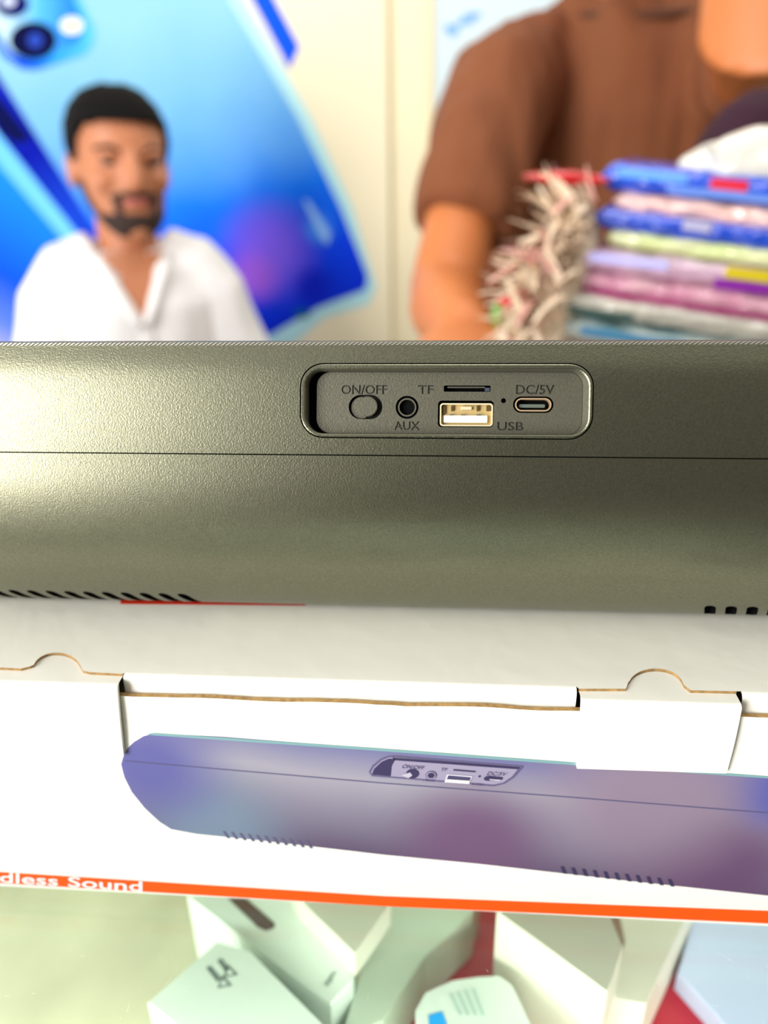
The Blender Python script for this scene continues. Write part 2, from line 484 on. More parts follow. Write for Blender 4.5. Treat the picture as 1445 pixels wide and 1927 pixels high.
# port panel: flat floor with engraved lettering and the port openings
def circ(px, py, rpx, n=28):
    x, s = panel_xy(px, py); r = rpx / 7.86
    return [(x + r * math.cos(2*math.pi*i/n), s + r * math.sin(2*math.pi*i/n)) for i in range(n)]
H_SWITCH = pr(653, 740.5, 717.5, 787, 2.95, 8)
H_AUX = circ(764.8, 764.3, 21.6, 36)
H_TF = pr(835, 722.5, 924.5, 734.5, .25, 3)
H_USB = pr(823.8, 751.5, 930.5, 802.5, .9, 4)
H_PIN = circ(949.3, 751.5, 4.6, 16)
H_C = pr(967.5, 743.5, 1045, 775, 1.95, 8)
holes = [H_SWITCH, H_AUX, H_TF, H_USB, H_PIN, H_C]
TEXTS = [('ON/OFF', 639.5, 721.5, 727, 739.5), ('AUX', 740.5, 791, 789.5, 808), ('TF', 786.5, 722, 815.5, 738.5),
         ('DC/5V', 974, 721, 1047, 739.5), ('USB', 938, 792, 988, 809)]
letter_loops = []
for s_, ax, ay, bx, by in TEXTS:
    x0_, t0 = panel_xy(ax, ay); x1_, t1 = panel_xy(bx, by)
    for L in text_shape(s_)[0]:
        letter_loops.append([(x0_ + (x1_ - x0_) * u, t1 + (t0 - t1) * v) for u, v in L])
v, f, C = cdt(FLO, holes + letter_loops)
ih = inside(holes, C); il = inside(letter_loops, C)
def flat_from(sel, off):
    ids = sorted({i for t in sel for i in t}); mp = {i: k for k, i in enumerate(ids)}
    return [Flat.w(v[i].x, v[i].y, off) for i in ids], [[mp[i] for i in t][::-1] for t in sel]
LD = .32
a, b = flat_from([t for t, h, l in zip(f, ih, il) if not h and not l], -DEPTH)
panel = part('port_panel', a, b, M['panel'], bar)
a, b = flat_from([t for t, l in zip(f, il) if l], -DEPTH - LD)
eng = MB().add(a, b).build('engraved_lettering', mat('engraved_shade_charcoal', '403f37', .45, .2), panel)  # letter floors coloured darker to carry the shade of the engraving
mb = MB()
for L in letter_loops:
    mb.loft([Fl(L, -DEPTH), Fl(L, -DEPTH - LD)], False, False)
mb.build('engraved_edge_shade', M['black'], panel)  # letter walls coloured black for the shade inside them
# opening walls
def hole_wall(name, L, depth, m=None, floor_m=None):
    mb = MB(); mb.loft([Fl(L, -DEPTH), Fl(L, -DEPTH - depth)], False, True)
    return mb.build(name, m or M['hole'], panel)
def disc(L, off0, off1, bev=0.):
    mb = MB()
    if bev: mb.loft([Fl(L, off1), Fl(L, off0 - bev), Fl(shrink(L, bev), off0)])
    else: mb.loft([Fl(L, off1), Fl(L, off0)])
    return mb
def ring(Lo, Li, off0, off1):
    mb = MB(); mb.loft([Fl(Lo, off1), Fl(Lo, off0), Fl(Li, off0), Fl(Li, off1)], False, False); return mb
hole_wall('switch_opening', H_SWITCH, 1.7, M['black'])  # black colour stands in for the knob's shadow in the opening
disc(pr(657.5, 744, 697, 785.5, 2.6, 8), -DEPTH - .7, -DEPTH - 1.6).build('slide_plate', M['panel'], panel)
disc(circ(689.5, 763, 19.2, 36), -DEPTH + .8, -DEPTH - 1.2, .18).build('power_switch_knob', M['panel'], panel)
hole_wall('aux_opening', H_AUX, 1.2)
aux = ring(circ(764.8, 764.3, 17.3, 36), circ(764.8, 764.3, 14.6, 36), -DEPTH - .1, -DEPTH - 1.2).build('aux_jack_ring', M['panel'], panel)
hole_wall('card_slot', H_TF, 2.5)
disc(pr(842, 724.5, 914, 727, .1, 2), -DEPTH - .25, -DEPTH - 2.2).build('card_slot_spring', mat('dull_steel', '8c887a', .3, .8), panel)
disc(pr(914, 726.5, 923, 733.5, .1, 2), -DEPTH - .4, -DEPTH - 2.2).build('card_slot_latch', mat('steel_blue_catch', '59647a', .35, .6), panel)
hole_wall('usb_opening', H_USB, 5.2)
hole_wall('indicator_hole', H_PIN, 2.)
hole_wall('charging_opening', H_C, 4.2)
U_O = pr(827.5, 756.5, 929, 800.5, .75, 4); U_I = pr(830.2, 759.2, 926.3, 797.8, .5, 4)
usb = ring(U_O, U_I, -DEPTH - .02, -DEPTH - 5).build('usb_socket_shell', M['nickel'], panel)
disc(U_I, -DEPTH - 1.2, -DEPTH - 4).build('usb_socket_back', M['cream_plastic'], panel)
disc(pr(835, 779.5, 919, 793.5, .2, 3), -DEPTH - .35, -DEPTH - 3.5, .15).build('usb_tongue', M['tongue'], panel)
for a_, b_ in ((846, 854), (868, 876), (898, 906)):
    disc(pr(a_, 777.6, b_, 779.8, .08, 2), -DEPTH - .5, -DEPTH - 2.5).build('usb_contact', mat('dark_contact', '4b4632', .4), panel)
disc(pr(868, 762.5, 889, 768.5, .2, 3), -DEPTH - .45, -DEPTH - 2.8, .1).build('usb_latch_spring', M['nickel'], panel)
for a_, b_ in ((832, 838), (849, 854), (898, 903), (917, 925)):
    disc(pr(a_, 760.5, b_, 771 if a_ != 832 else 776, .1, 2), -DEPTH - .7, -DEPTH - 2.8).build('usb_side_spring', mat('dark_brass_spring', '6b5a34', .4, .6), panel)
C_O = pr(971.5, 746.6, 1041.2, 772, 1.6, 8); C_I = pr(974, 749.2, 1038.7, 769.4, 1.25, 8)
ring(C_O, C_I, -DEPTH - .05, -DEPTH - 4).build('charging_socket_shell', mat('copper_plated_shell', 'c9ae8a', .3, .4), panel)
disc(C_I, -DEPTH - 2.4, -DEPTH - 3.2).build('charging_socket_back', M['hole'], panel)
disc(pr(979.5, 757.6, 1030, 764.5, .25, 3), -DEPTH - .9, -DEPTH - 2.5, .1).build('charging_tongue', mat('charging_tongue_black', '5f6a62', .3), panel)

# ------------------------------------------------------------------ the sound bar's cardboard box
LID = HC - .119
FY = .1522                                     # front panel
LX0, LX1 = (XC - 172) / 1000, (XC + 178) / 1000
BACK = FY + .088
EDGE_Z = LID - .0046                           # raw top edge of the front panel
FOLD_Y = FY + .0036                            # front fold of the lid
box = empty('product_box', ((LX0 + LX1) / 2, (FY + BACK) / 2, GLASS))
tag(box, 'white cardboard packaging box with a printed sound bar picture and an orange strip', 'box')
def lidp(px, py): p = at_z(px, py, LID); return (p.x * 1000, p.y * 1000)
# lid outline with the two tab cut-outs
def arc_px(cx, cy, rx, ry, a0, a1, n=14):
    return [(cx + rx * math.cos(math.radians(a0 + (a1 - a0) * i / n)), cy - ry * math.sin(math.radians(a0 + (a1 - a0) * i / n))) for i in range(n + 1)]
TAB_L = [(-260, 1243), (40, 1258)] + [(56, 1254)] + arc_px(107, 1259, 45, 31, 165, 18) + [(156, 1262), (170, 1265), (231, 1268)]
TAB_R = [(1089, 1296), (1178, 1296), (1182, 1284)] + arc_px(1234, 1289, 51, 31, 165, 20) + [(1288, 1290), (1300, 1299), (1386, 1301)]
tl = [lidp(*q) for q in TAB_L]; tr = [lidp(*q) for q in TAB_R]
fy = FOLD_Y * 1000
outline = [(tl[0][0], fy - 0)] + tl + [(tl[-1][0] + .3, fy), (tr[0][0] - .5, fy)] + tr + [(tr[-1][0] + 1.0, fy), (LX1 * 1000, fy), (LX1 * 1000, BACK * 1000), (LX0 * 1000, BACK * 1000), (LX0 * 1000, fy)]
v, f, C = cdt(outline, [])
TH = .0014
mb = MB(); k = len(v)
mb.add([(q.x / 1000, q.y / 1000, LID) for q in v], f)
lid = mb.build('lid', M['card'], box)
# brown cut edge of the two cut-outs
for pts in (tl, tr):
    mb = MB(); mb.loft([[(x / 1000, y / 1000, LID - .00003) for x, y in pts], [(x / 1000, y / 1000 - .00012, LID - .0011) for x, y in pts]], False, False, closed=False)
    mb.build('cut_edge', M['card_raw'], lid)
# folded front flap of the lid between the tabs
def flap(x0, x1):
    loops = []
    for i in range(7):
        a = math.pi / 2 * i / 6; r = .0016
        loops.append([(x, FOLD_Y - r * math.sin(a), LID - r + r * math.cos(a)) for x in (x0, x1)])
    loops.append([(x, FOLD_Y - .0016, LID - .02) for x in (x0, x1)])
    mb = MB(); mb.loft(loops, False, False, closed=False); mb.build('tuck_flap', M['card'], box, smooth=True)
xa, xb = tl[-1][0] / 1000, tr[0][0] / 1000
flap(xa + .0003, xb - .0005); flap(tr[-1][0] / 1000 + .001, LX1); flap(LX0, tl[0][0] / 1000)
# front panel with wavy raw upper edge
def ftop(x): return EDGE_Z + .0005 * noise.noise(Vector((x * 60, 0, 0))) + .0002 * noise.noise(Vector((x * 300, 3, 0)))
n = 90; xs = [LX0 + (LX1 - LX0) * i / n for i in range(n + 1)]
mb = MB(); mb.loft([[(x, FY, GLASS) for x in xs], [(x, FY, ftop(x)) for x in xs]], False, False, closed=False)
front = mb.build('front_panel', M['card'], box)
mb = MB(); mb.loft([[(x, FY, ftop(x)) for x in xs], [(x, FY + TH, ftop(x) + .0002 * noise.noise(Vector((x * 500, 9, 0)))) for x in xs], [(x, FY + TH, GLASS) for x in xs]], False, False, closed=False)
mb.build('raw_edge', M['card_raw'], front)
mb = MB(); mb.box((LX0, BACK - TH, GLASS), (LX1, BACK, LID)); mb.box((LX0, FY + TH, GLASS), (LX0 + TH, BACK - TH, LID - .001)); mb.box((LX1 - TH, FY + TH, GLASS), (LX1, BACK - TH, LID - .001)); mb.box((LX0 + TH, FY + TH, GLASS), (LX1 - TH, BACK - TH, GLASS + TH))
mb.build('box_body', M['card'], box)
# locking tabs: top piece in the cut-out, rounded fold, trapezoid down the front
def lock_tab(pts, front_px, fold_z, bulge):
    """pts: cut-out outline (mm); front_px: lower left and right corners on the front"""
    xl, xr = pts[0][0] / 1000, pts[-1][0] / 1000
    zt = LID - .0007; yf = FY - .0012; r = .0012
    inner = shrink(pts, .12)
    pl = [(x, y - .15) for x, y in inner]
    poly = [(pl[0][0], (yf + r) * 1000)] + pl + [(pl[-1][0], (yf + r) * 1000)]
    v_, f_, _ = cdt(poly, [])
    mb = MB(); mb.add([(q.x / 1000, q.y / 1000, zt) for q in v_], f_)
    xl2, xr2 = pl[0][0] / 1000, pl[-1][0] / 1000
    bl = at_y(*front_px[0], FY); br = at_y(*front_px[1], FY)
    loops = []
    for i in range(6):
        a = math.pi / 2 * i / 5
        loops.append([(xl2, yf + r - r * math.sin(a), zt - r + r * math.cos(a)), (xr2, yf + r - r * math.sin(a), zt - r + r * math.cos(a))])
    for i in range(1, 7):
        t = i / 6; z0 = zt - r
        loops.append([(xl2 + (bl.x - xl2) * t, yf - bulge * math.sin(math.pi * t), z0 + (bl.z - z0) * t), (xr2 + (br.x - xr2) * t, yf - bulge * math.sin(math.pi * t), z0 + (br.z - z0) * t)])
    loops.append([(bl.x, FY, bl.z - .0001), (br.x, FY, br.z - .0001)])
    m2 = MB(); m2.loft(loops, False, False, closed=False)
    mb.add(m2.v, m2.f)
    for j in (0, 1):                               # side thickness
        m3 = MB(); m3.loft([[l[j] for l in loops], [(l[j][0], min(l[j][1] + .0011, FY + .001), l[j][2]) for l in loops]], False, False, closed=False); mb.add(m3.v, m3.f)
    o = mb.build('lock_tab', M['card'], box)
    for p_ in o.data.polygons: p_.use_smooth = False
    return o
lock_tab(tr, ((1084, 1440), (1364, 1449)), 0, .0004)
lock_tab(tl, ((-300, 1395), (236, 1417)), 0, .0004)

# print on the front panel
def fp(px, py, off=.0): p = at_y(px, py, FY); return Vector((min(max(p.x, LX0), LX1), FY - off, max(p.z, GLASS)))
def decal(name, px, off, m, parent=front):
    v_, f_, _ = cdt([(q[0], -q[1]) for q in px], [])
    o = part(name, [fp(q.x, -q.y, off) for q in v_], f_, m, parent)
    return o
def text_decal(name, s_, corners, off, m, parent=front):
    """lettering stretched into the pixel quad: lower left, lower right, upper right, upper left"""
    loops, vs, fs = text_shape(s_); (a, b, c, d) = [Vector(q) for q in corners]
    V = []
    for u, w in vs:
        q = (a * (1 - u) + b * u) * (1 - w) + (d * (1 - u) + c * u) * w; V.append(fp(q.x, q.y, off))
    return part(name, V, fs, m, parent)
OFF = .00008
lp = lambda px, py: fp(px, py) - origin_of(front)
M['bar_print'] = gradient_mat('violet_print_reflections', [(0, '70709a'), (.28, '9c99a6'), (.55, '868193'), (.8, '726a80'), (1, '5f526c')], lp(640, 1395), lp(625, 1600), .3, .4, .25, 14.,
    [(lp(890, 1585), .03, '6f5474'), (lp(1340, 1620), .036, '654a6c'), (lp(1470, 1490), .018, '4450a4'), (lp(1220, 1500), .04, '8c7c90'), (lp(400, 1560), .03, '74859a'), (lp(280, 1440), .028, '60609a')], coat=.3)  # spots paint soft reflections of the surroundings into the print colour
body_px = [(233, 1420), (240, 1408), (252, 1396), (270, 1385), (290, 1380), (420, 1386), (722, 1410), (1000, 1431), (1445, 1462), (1500, 1467), (1535, 1480), (1557, 1512), (1562, 1560), (1548, 1620), (1515, 1670), (1480, 1688), (1445, 1685), (1200, 1659), (900, 1625), (722, 1608), (480, 1580), (370, 1569), (322, 1560),
           (300, 1546), (272, 1520), (248, 1490), (234, 1462), (228, 1438)]
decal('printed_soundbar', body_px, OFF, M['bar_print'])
decal('printed_top_edge', [(275, 1381), (290, 1378.5), (722, 1408), (1080, 1434), (1445, 1460), (1445, 1464), (1080, 1439), (722, 1413), (290, 1383)], OFF * 2, mat('print_teal_edge', '7aa3a6', .4))
decal('printed_seam', [(235, 1430.5), (722, 1472), (1080, 1499), (1445, 1528), (1445, 1530), (1080, 1501), (722, 1474), (235, 1432.2)], OFF * 2, mat('print_seam', '5b587c', .4))
pm_d = mat('print_dark_violet', '3c3658', .4); pm_l = mat('print_panel_mauve', '9a93ac', .4); pm_m = mat('print_mid_violet', '615a7c', .4)
decal('printed_panel_rim', [(694, 1452), (700, 1440), (716, 1427), (730, 1421.5), (744, 1420.5), (984, 1440), (985, 1443), (968, 1462), (950, 1474), (930, 1479), (700, 1460)], OFF * 2, pm_m)
decal('printed_panel', [(698, 1453), (703, 1443), (718, 1430), (732, 1424), (745, 1424), (976, 1444), (963, 1460), (947, 1471), (929, 1475), (704, 1457)], OFF * 3, pm_l)
decal('printed_panel_shadow', [(700, 1456), (704, 1445), (718, 1432), (732, 1426), (744, 1427), (737, 1440), (735, 1459)], OFF * 4, pm_d)
decal('printed_panel_shadow', [(738, 1424), (978, 1443), (974, 1446), (742, 1429)], OFF * 4, pm_d)
text_decal('printed_lettering', 'ON/OFF', [(755, 1443.5), (796, 1446.5), (799, 1440), (759, 1436.5)], OFF * 5, pm_m)
text_decal('printed_lettering', 'TF', [(828, 1448.5), (839, 1449.5), (842, 1444), (831, 1443)], OFF * 5, pm_m)
text_decal('printed_lettering', 'AUX', [(795, 1468), (816, 1470), (818, 1465.5), (798, 1463.5)], OFF * 5, pm_m)
text_decal('printed_lettering', 'DC/5V', [(915, 1457), (950, 1458.5), (955, 1452), (919, 1450)], OFF * 5, pm_m)
text_decal('printed_lettering', 'USB', [(886, 1475), (908, 1477), (910, 1472.5), (889, 1471)], OFF * 5, pm_m)
el = lambda cx, cy, rx, ry, n=22: [(cx + rx * math.cos(2*math.pi*i/n), cy + ry * math.sin(2*math.pi*i/n)) for i in range(n)]
decal('printed_switch', el(776, 1454, 12, 9), OFF * 5, pm_d)
decal('printed_switch_cap', [(755, 1456), (772, 1451), (776, 1457), (768, 1462)], OFF * 6, mat('print_pale', 'b8b3c4', .4))
decal('printed_jack', el(811, 1457, 10.5, 8.2), OFF * 5, pm_m); decal('printed_jack_rim', el(811, 1457, 9, 7), OFF * 6, pm_l); decal('printed_jack_hole', el(811, 1456.5, 6.5, 5), OFF * 7, pm_d)
decal('printed_card_slot', [(853, 1445.5), (894, 1449), (894.5, 1451.5), (853, 1448)], OFF * 5, pm_d)
decal('printed_usb_frame', [(836, 1470), (841, 1455), (889, 1458.5), (883, 1473.5)], OFF * 5, mat('print_frame', 'd4cfdc', .4))
decal('printed_usb_hole', [(839, 1468), (843.5, 1457), (886, 1460.5), (881, 1471.5)], OFF * 6, mat('print_usb_dark', '4a4668', .4))
decal('printed_usb_tongue', [(839, 1468), (841, 1463.5), (883.5, 1466.5), (881, 1471.5)], OFF * 7, mat('print_usb_white', 'f4efe2', .4))
decal('printed_indicator', el(902, 1459, 2.2, 2, 10), OFF * 5, pm_d)
decal('printed_charging_port', [(910, 1462), (914, 1459), (920, 1458.2), (944, 1460.5), (946, 1463), (942, 1466.5), (918, 1467.5), (911, 1466)], OFF * 5, pm_d)
decal('printed_charging_tongue', [(921, 1463.6), (942, 1465), (941, 1466.6), (921, 1465.6)], OFF * 6, mat('print_port_pale', 'c8c4d0', .4))
for i in range(11):
    x = 419 + i * 15.6; y = 1563 + i * 1.9
    decal('printed_vent', [(x, y), (x + 4.5, y + .5), (x + 14, y + 14), (x + 8.5, y + 13.5)], OFF * 2, pm_m)
for i in range(11):
    x = 1054 + i * 20.2; y = 1629 + i * 2.4
    decal('printed_vent', [(x, y), (x + 7, y + .7), (x + 13, y + 15), (x + 5, y + 14)], OFF * 2, pm_d)
decal('orange_strip', [(-330, 1620), (0, 1640.5), (722, 1686), (1445, 1713.5), (2400, 1749), (2400, 1790), (1445, 1737.5), (722, 1707), (0, 1661.5), (-330, 1643)], OFF, M['orange'])
text_decal('printed_slogan', 'dless Sound', [(0, 1659.5), (268, 1677), (268, 1658), (0, 1640.5)], OFF * 2, M['white_print'])
# red stripe printed on the lid, mostly under the sound bar
q = [lidp(226, 1137), lidp(575, 1140), lidp(570, 1128), lidp(228, 1113)]
part('red_stripe', [(x / 1000, y / 1000, LID + .00008) for x, y in q], [(0, 1, 2, 3)], M['red_print'], lid)

# ------------------------------------------------------------------ glass counter
CX0, CX1, CY0, CY1 = -.85, .95, .03, .855
SHELF = GLASS - .115
counter = empty('display_counter', ((CX0 + CX1) / 2, (CY0 + CY1) / 2, 0))
tag(counter, 'scratched glass-topped display counter carrying the white box', 'counter')
top = MB().box((CX0, CY0, GLASS - .006), (CX1, CY1, GLASS)).build('glass_top', M['glass'], counter)
MB().box((CX0, CY0, 0), (CX1, CY0 + .02, GLASS - .2)).build('front_board', mat('dark_laminate', '35302c', .6), counter)
MB().box((CX0 + .02, .135, SHELF - .016), (CX1 - .02, CY1 - .02, SHELF)).build('shelf', mat('beige_green_shelf', 'cfccb4', .5, noise_amt=.12, noise_scale=14), counter)
MB().box((CX0, CY1 - .015, 0), (CX1, CY1, GLASS - .006)).build('back_board', mat('white_laminate', 'e9e7dc', .5), counter)
for x in (CX0, CX1 - .02):
    MB().box((x, CY0 + .02, 0), (x + .02, CY1 - .015, GLASS - .006)).build('side_board', M['alu'], counter)
mb = MB().box((CX0, CY0, GLASS - .2), (CX1, CY0 + .006, GLASS - .006)); mb.build('front_pane', M['glass'], counter)
added_housing = MB().box((CX0 + .03, CY0 + .008, GLASS - .022), (CX1 - .03, CY0 + .02, GLASS - .008)).build('added_light_housing', mat('added_housing_white', 'f4f4f4', .5), counter)  # housing for the added light below
added_fill = area('added_counter_fill', (.05, CY0 + .024, GLASS - .016), (.05, .10, SHELF - .05), 1.6, .012, 3.0, (1, .98, .92))  # added light, brightens the cartons under the glass
random.seed(3)
mb = MB()
for i in range(46):
    p = at_z(random.uniform(-60, 1500), random.uniform(1690, 1990), GLASS)
    if p.y > FY - .002: continue
    a = random.uniform(0, math.pi); l = random.choice([.0008, .001, .0015, .004]) * random.uniform(.6, 1.3); d = Vector((math.cos(a), math.sin(a), 0)) * l; w = Vector((-math.sin(a), math.cos(a), 0)) * .00004
    z = Vector((0, 0, .00004))
    mb.add([p + z - w, p + d + z, p + z + w], [(0, 1, 2)])
tag(mb.build('scratches', mat('scratch_white', 'e8f0e8', .6), top), kind='stuff')

# ------------------------------------------------------------------ things inside the counter
def prism(px, zt, zb, r=0.):
    """top outline from pixels at height zt, straight sides down to zb"""
    P = [at_z(x, y, zt) for x, y in px]
    area2 = sum(P[i].x * P[(i+1) % len(P)].y - P[(i+1) % len(P)].x * P[i].y for i in range(len(P)))
    if area2 < 0: P.reverse()
    mb = MB(); mb.loft([[(p.x, p.y, zb) for p in P], [(p.x, p.y, zt - .0006) for p in P],
        [(lambda c: (c.x + (p.x - c.x) * .99, c.y + (p.y - c.y) * .99, zt))(sum(P, Vector()) / len(P)) for p in P]])
    return mb
M['pack'] = mat('white_paperboard', 'e8f2ec', .45, noise_amt=.03, noise_scale=30)
M['pack2'] = mat('cream_paperboard', 'eceadb', .45, noise_amt=.03, noise_scale=30)
M['ink'] = mat('grey_ink', '6e7a78', .6); M['ink_d'] = mat('brown_black_ink', '5b4744', .6)
def sticker(name, px, z, m, parent, off=.0002):
    P = [at_z(x, y, z + off) for x, y in px]
    return part(name, P, [list(range(len(P)))], m, parent)
def text_on(name, s_, corners, z, m, parent):
    loops, vs, fs = text_shape(s_); a, b, c, d = [at_z(x, y, z + .0002) for x, y in corners]
    return part(name, [(a * (1 - u) + b * u) * (1 - w) + (d * (1 - u) + c * u) * w for u, w in vs], fs, m, parent)
def container(name, label, cat, px, zt, zb, m, group=None):
    P = [at_z(x, y, zt) for x, y in px]; c = sum(P, Vector()) / len(P)
    e = empty(name, (c.x, c.y, zb)); tag(e, label, cat, group)
    prism(px, zt, zb).build('carton', m, e)
    return e
z_a, z_b, z_b2, z_c, z_c2 = SHELF + .045, SHELF + .040, SHELF + .052, SHELF + .06, SHELF + .035
XL = at_z(745, 1800, SHELF).x
tag(MB().box((XL, .14, SHELF), (.55, .61, SHELF + .0015)).build('liner_sheet', mat('crimson_liner', 'b3122c', .5)), 'crimson red liner sheet lying on the shelf under the glass', 'sheet')
tag(MB().box((-.6, .14, SHELF + .0001), (XL - .0005, .61, SHELF + .002)).build('liner_cloth', mat('beige_liner', 'd2cab0', .7, noise_amt=.12, noise_scale=25)), 'beige green liner cloth beneath the glass, beside the cartons', 'sheet')
ca = container('small_carton', 'small white carton printed with grey recycling triangles, below the glass', 'box',
               [(278, 1886), (408, 1772), (470, 1790), (640, 1960), (520, 2080)], z_a, SHELF + .002, M['pack'])
for cx, cy in ((432, 1830), (421, 1850)):
    for rr, mm, of in ((15, M['ink'], .0002), (8, M['pack'], .0003)):
        sticker('printed_triangle', [(cx + rr * math.cos(a) * 1.1, cy + rr * math.sin(a)) for a in (.3, 2.4, 4.5)][::-1], z_a, mm, ca, of)
for i in range(2):
    x, y = 388 + i * 20, 1822 - i * 14
    sticker('printed_bar', [(x, y), (x + 8, y - 5), (x + 28, y + 20), (x + 20, y + 26)][::-1], z_a, M['ink'], ca)
cb = container('long_carton', 'long white carton with a dark pill mark, below the glass beside the triangles carton', 'box',
               [(352, 1685), (385, 1640), (520, 1640), (668, 1802), (664, 1842), (622, 1890), (430, 1745)], z_b, SHELF + .002, M['pack'])
sticker('printed_pill', [(428, 1690), (462, 1690), (518, 1738), (515, 1747), (500, 1752), (485, 1745)][::-1], z_b, M['ink_d'], cb)
text_on('printed_mark', 'lifer', [(609, 1851), (629, 1824), (638, 1830), (618, 1857)], z_b, M['ink'], cb)
cb2 = container('flat_carton', 'cream carton stacked on the long white carton under the glass', 'box',
               [(560, 1690), (540, 1650), (720, 1640), (735, 1700), (668, 1795)], z_b2, z_b, M['pack2'])
cg = container('pale_green_carton', 'pale green grey carton between the cream carton and the rounded pack', 'box',
               [(690, 1790), (735, 1690), (905, 1660), (890, 1715), (800, 1800), (720, 1920), (640, 1960)], SHELF + .03, SHELF + .002, mat('pale_green_board', 'cfdccb', .5))
cc = container('tall_carton', 'tall white carton in front of the light blue sheet, below the glass', 'box',
               [(935, 1715), (960, 1650), (1120, 1650), (1172, 1782), (1150, 1850), (1142, 1866)], z_c, SHELF + .002, M['pack2'])
cc2 = container('wide_carton', 'wide cream carton behind the tall white carton, edge beside the light blue sheet', 'box',
               [(1176, 1770), (1150, 1650), (1330, 1640), (1215, 1890), (1150, 1880)], z_c2, SHELF + .002, M['pack2'])
e = container('rounded_pack', 'rounded white blister pack with a bright blue mark, below the glass', 'pack',
              [(782, 1900), (800, 1868), (850, 1845), (900, 1838), (940, 1836), (965, 1855), (1000, 1930), (1030, 2020), (800, 2020)], SHELF + .04, SHELF + .002, M['pack'])
sticker('printed_blue_mark', [(806, 1910), (832, 1903), (846, 1940), (808, 1945)][::-1], SHELF + .04, mat('bright_blue_ink', '18a8ff', .5), e)
for i in range(4):
    x = 845 + i * 14; sticker('printed_stripe', [(x, 1870 - i * 3), (x + 5, 1868 - i * 3), (x + 25, 1910), (x + 20, 1912)][::-1], SHELF + .04, mat('pale_teal_ink', 'b9d8d2', .5), e)
e = tag(prism([(1330, 1640), (1700, 1640), (1700, 2000), (1420, 1990), (1275, 1830)], SHELF + .012, SHELF + .0016).build('blue_folder', mat('pale_blue_plastic', 'c3cdf0', .45)), 'pale blue plastic folder lying on the crimson liner under glass', 'folder')

# ------------------------------------------------------------------ wall poster and board
BW = .02
def wp(px, py, off=0.): return at_y(px, py, WALL_Y - BW - off)
pa, pb = wp(-330, -200), wp(578, 900)
poster = empty('phone_poster', ((pa.x + pb.x) / 2, WALL_Y, .55)); tag(poster, 'big blue phone advertising poster on the cream wall behind the seated person', 'poster')
MB().box((pa.x - .2, WALL_Y - BW, .55), (wp(735, 560).x, WALL_Y - .008, 2.2)).build('backing_sheet', mat('cream_poster_paper', 'f0e6c6', .6), poster)
def pprint(name, px, off, m):
    v_, f_, _ = cdt([(x, -y) for x, y in px], [])
    return part(name, [wp(q.x, -q.y, off) for q in v_], f_, m, poster)
pl_ = lambda px, py: wp(px, py) - origin_of(poster)
phone = [(-330, -200), (335, -200), (430, 0), (560, 222), (640, 388), (692, 520), (688, 545), (600, 578), (540, 612), (480, 648), (400, 700), (250, 900), (330, 720), (150, 408), (0, 150)]
M['phone_print'] = gradient_mat('printed_phone_blue', [(0, '92cadc'), (.28, '74b4e6'), (.48, '4a94f0'), (.6, '1272f4'), (.75, '0640ee'), (1, '0428d4')], pl_(330, 0), pl_(480, 620), .8, .1, .22, 5.,
    [(pl_(505, 470), .15, '7a5cf0'), (pl_(480, 520), .085, '9c5ce0'), (pl_(600, 430), .05, '3f8cff'), (pl_(590, 540), .07, '0a20c8')])
rim = [(430, -60), (460, 0), (585, 222), (662, 388), (708, 540), (694, 572), (610, 598), (560, 640), (480, 700), (400, 700), (480, 640), (600, 570), (688, 540), (640, 388), (560, 222), (420, -20)]
pprint('printed_phone_rim', rim, .0008, mat('print_pale_cyan', 'b5e6ee', .85, spec=.1))
pprint('printed_phone', phone, .0016, M['phone_print'])
pprint('printed_left_phone', [(-330, 0), (-100, 130), (0, 300), (130, 452), (330, 720), (250, 900), (-330, 900)], .0024, gradient_mat('printed_azure', [(0, '1a8dff'), (.55, '0a50ff'), (.8, '5a7cf4'), (1, 'b4b0ee')], pl_(60, 330), pl_(-60, 640), .85, spec=.1))
pprint('printed_cyan_edge', [(-140, 30), (0, 245), (150, 425), (330, 690), (330, 720), (120, 452), (0, 312), (-140, 120)], .0032, mat('print_cyan_edge', '6fc4fa', .85, spec=.1))
pprint('printed_navy_edge', [(-140, -60), (0, 148), (165, 410), (330, 690), (310, 700), (140, 432), (0, 255), (-140, 60)], .004, gradient_mat('print_navy', [(0, '0a1fae'), (.5, '0514a0'), (1, '1240c8')], pl_(0, 150), pl_(150, 400), .85, spec=.1))
pprint('printed_navy_core', [(-40, 170), (0, 185), (60, 262), (30, 270), (0, 250)], .0045, mat('print_black_blue', '030a4a', .85, spec=.1))
pprint('printed_camera_module', [(-200, -200), (110, -200), (148, -10), (178, 55), (176, 82), (160, 103), (70, 132), (40, 130), (8, 108), (-60, -20)], .003, gradient_mat('print_module', [(0, '58c0f8'), (.6, '2f9cf8'), (1, '0a52e0')], pl_(120, 20), pl_(60, 130), .85, spec=.1))
pprint('printed_module_face', [(-200, -200), (95, -200), (135, -10), (160, 45), (150, 80), (80, 105), (50, 112), (20, 100), (-60, -30)], .004, gradient_mat('print_module_face', [(0, 'c4e8fa'), (.5, '57b8f6'), (1, '2a84f4')], pl_(10, 50), pl_(130, 80), .85, spec=.1))
el2 = lambda cx, cy, rx, ry, n=26: [(cx + rx * math.cos(2*math.pi*i/n), cy + ry * math.sin(2*math.pi*i/n)) for i in range(n)]
pprint('printed_lens', el2(62, 76, 45, 36), .005, mat('print_lens', '060b3c', .85, spec=.1)); pprint('printed_lens_core', el2(66, 76, 14, 14), .006, mat('print_lens_core', '2a48b8', .85, spec=.1))
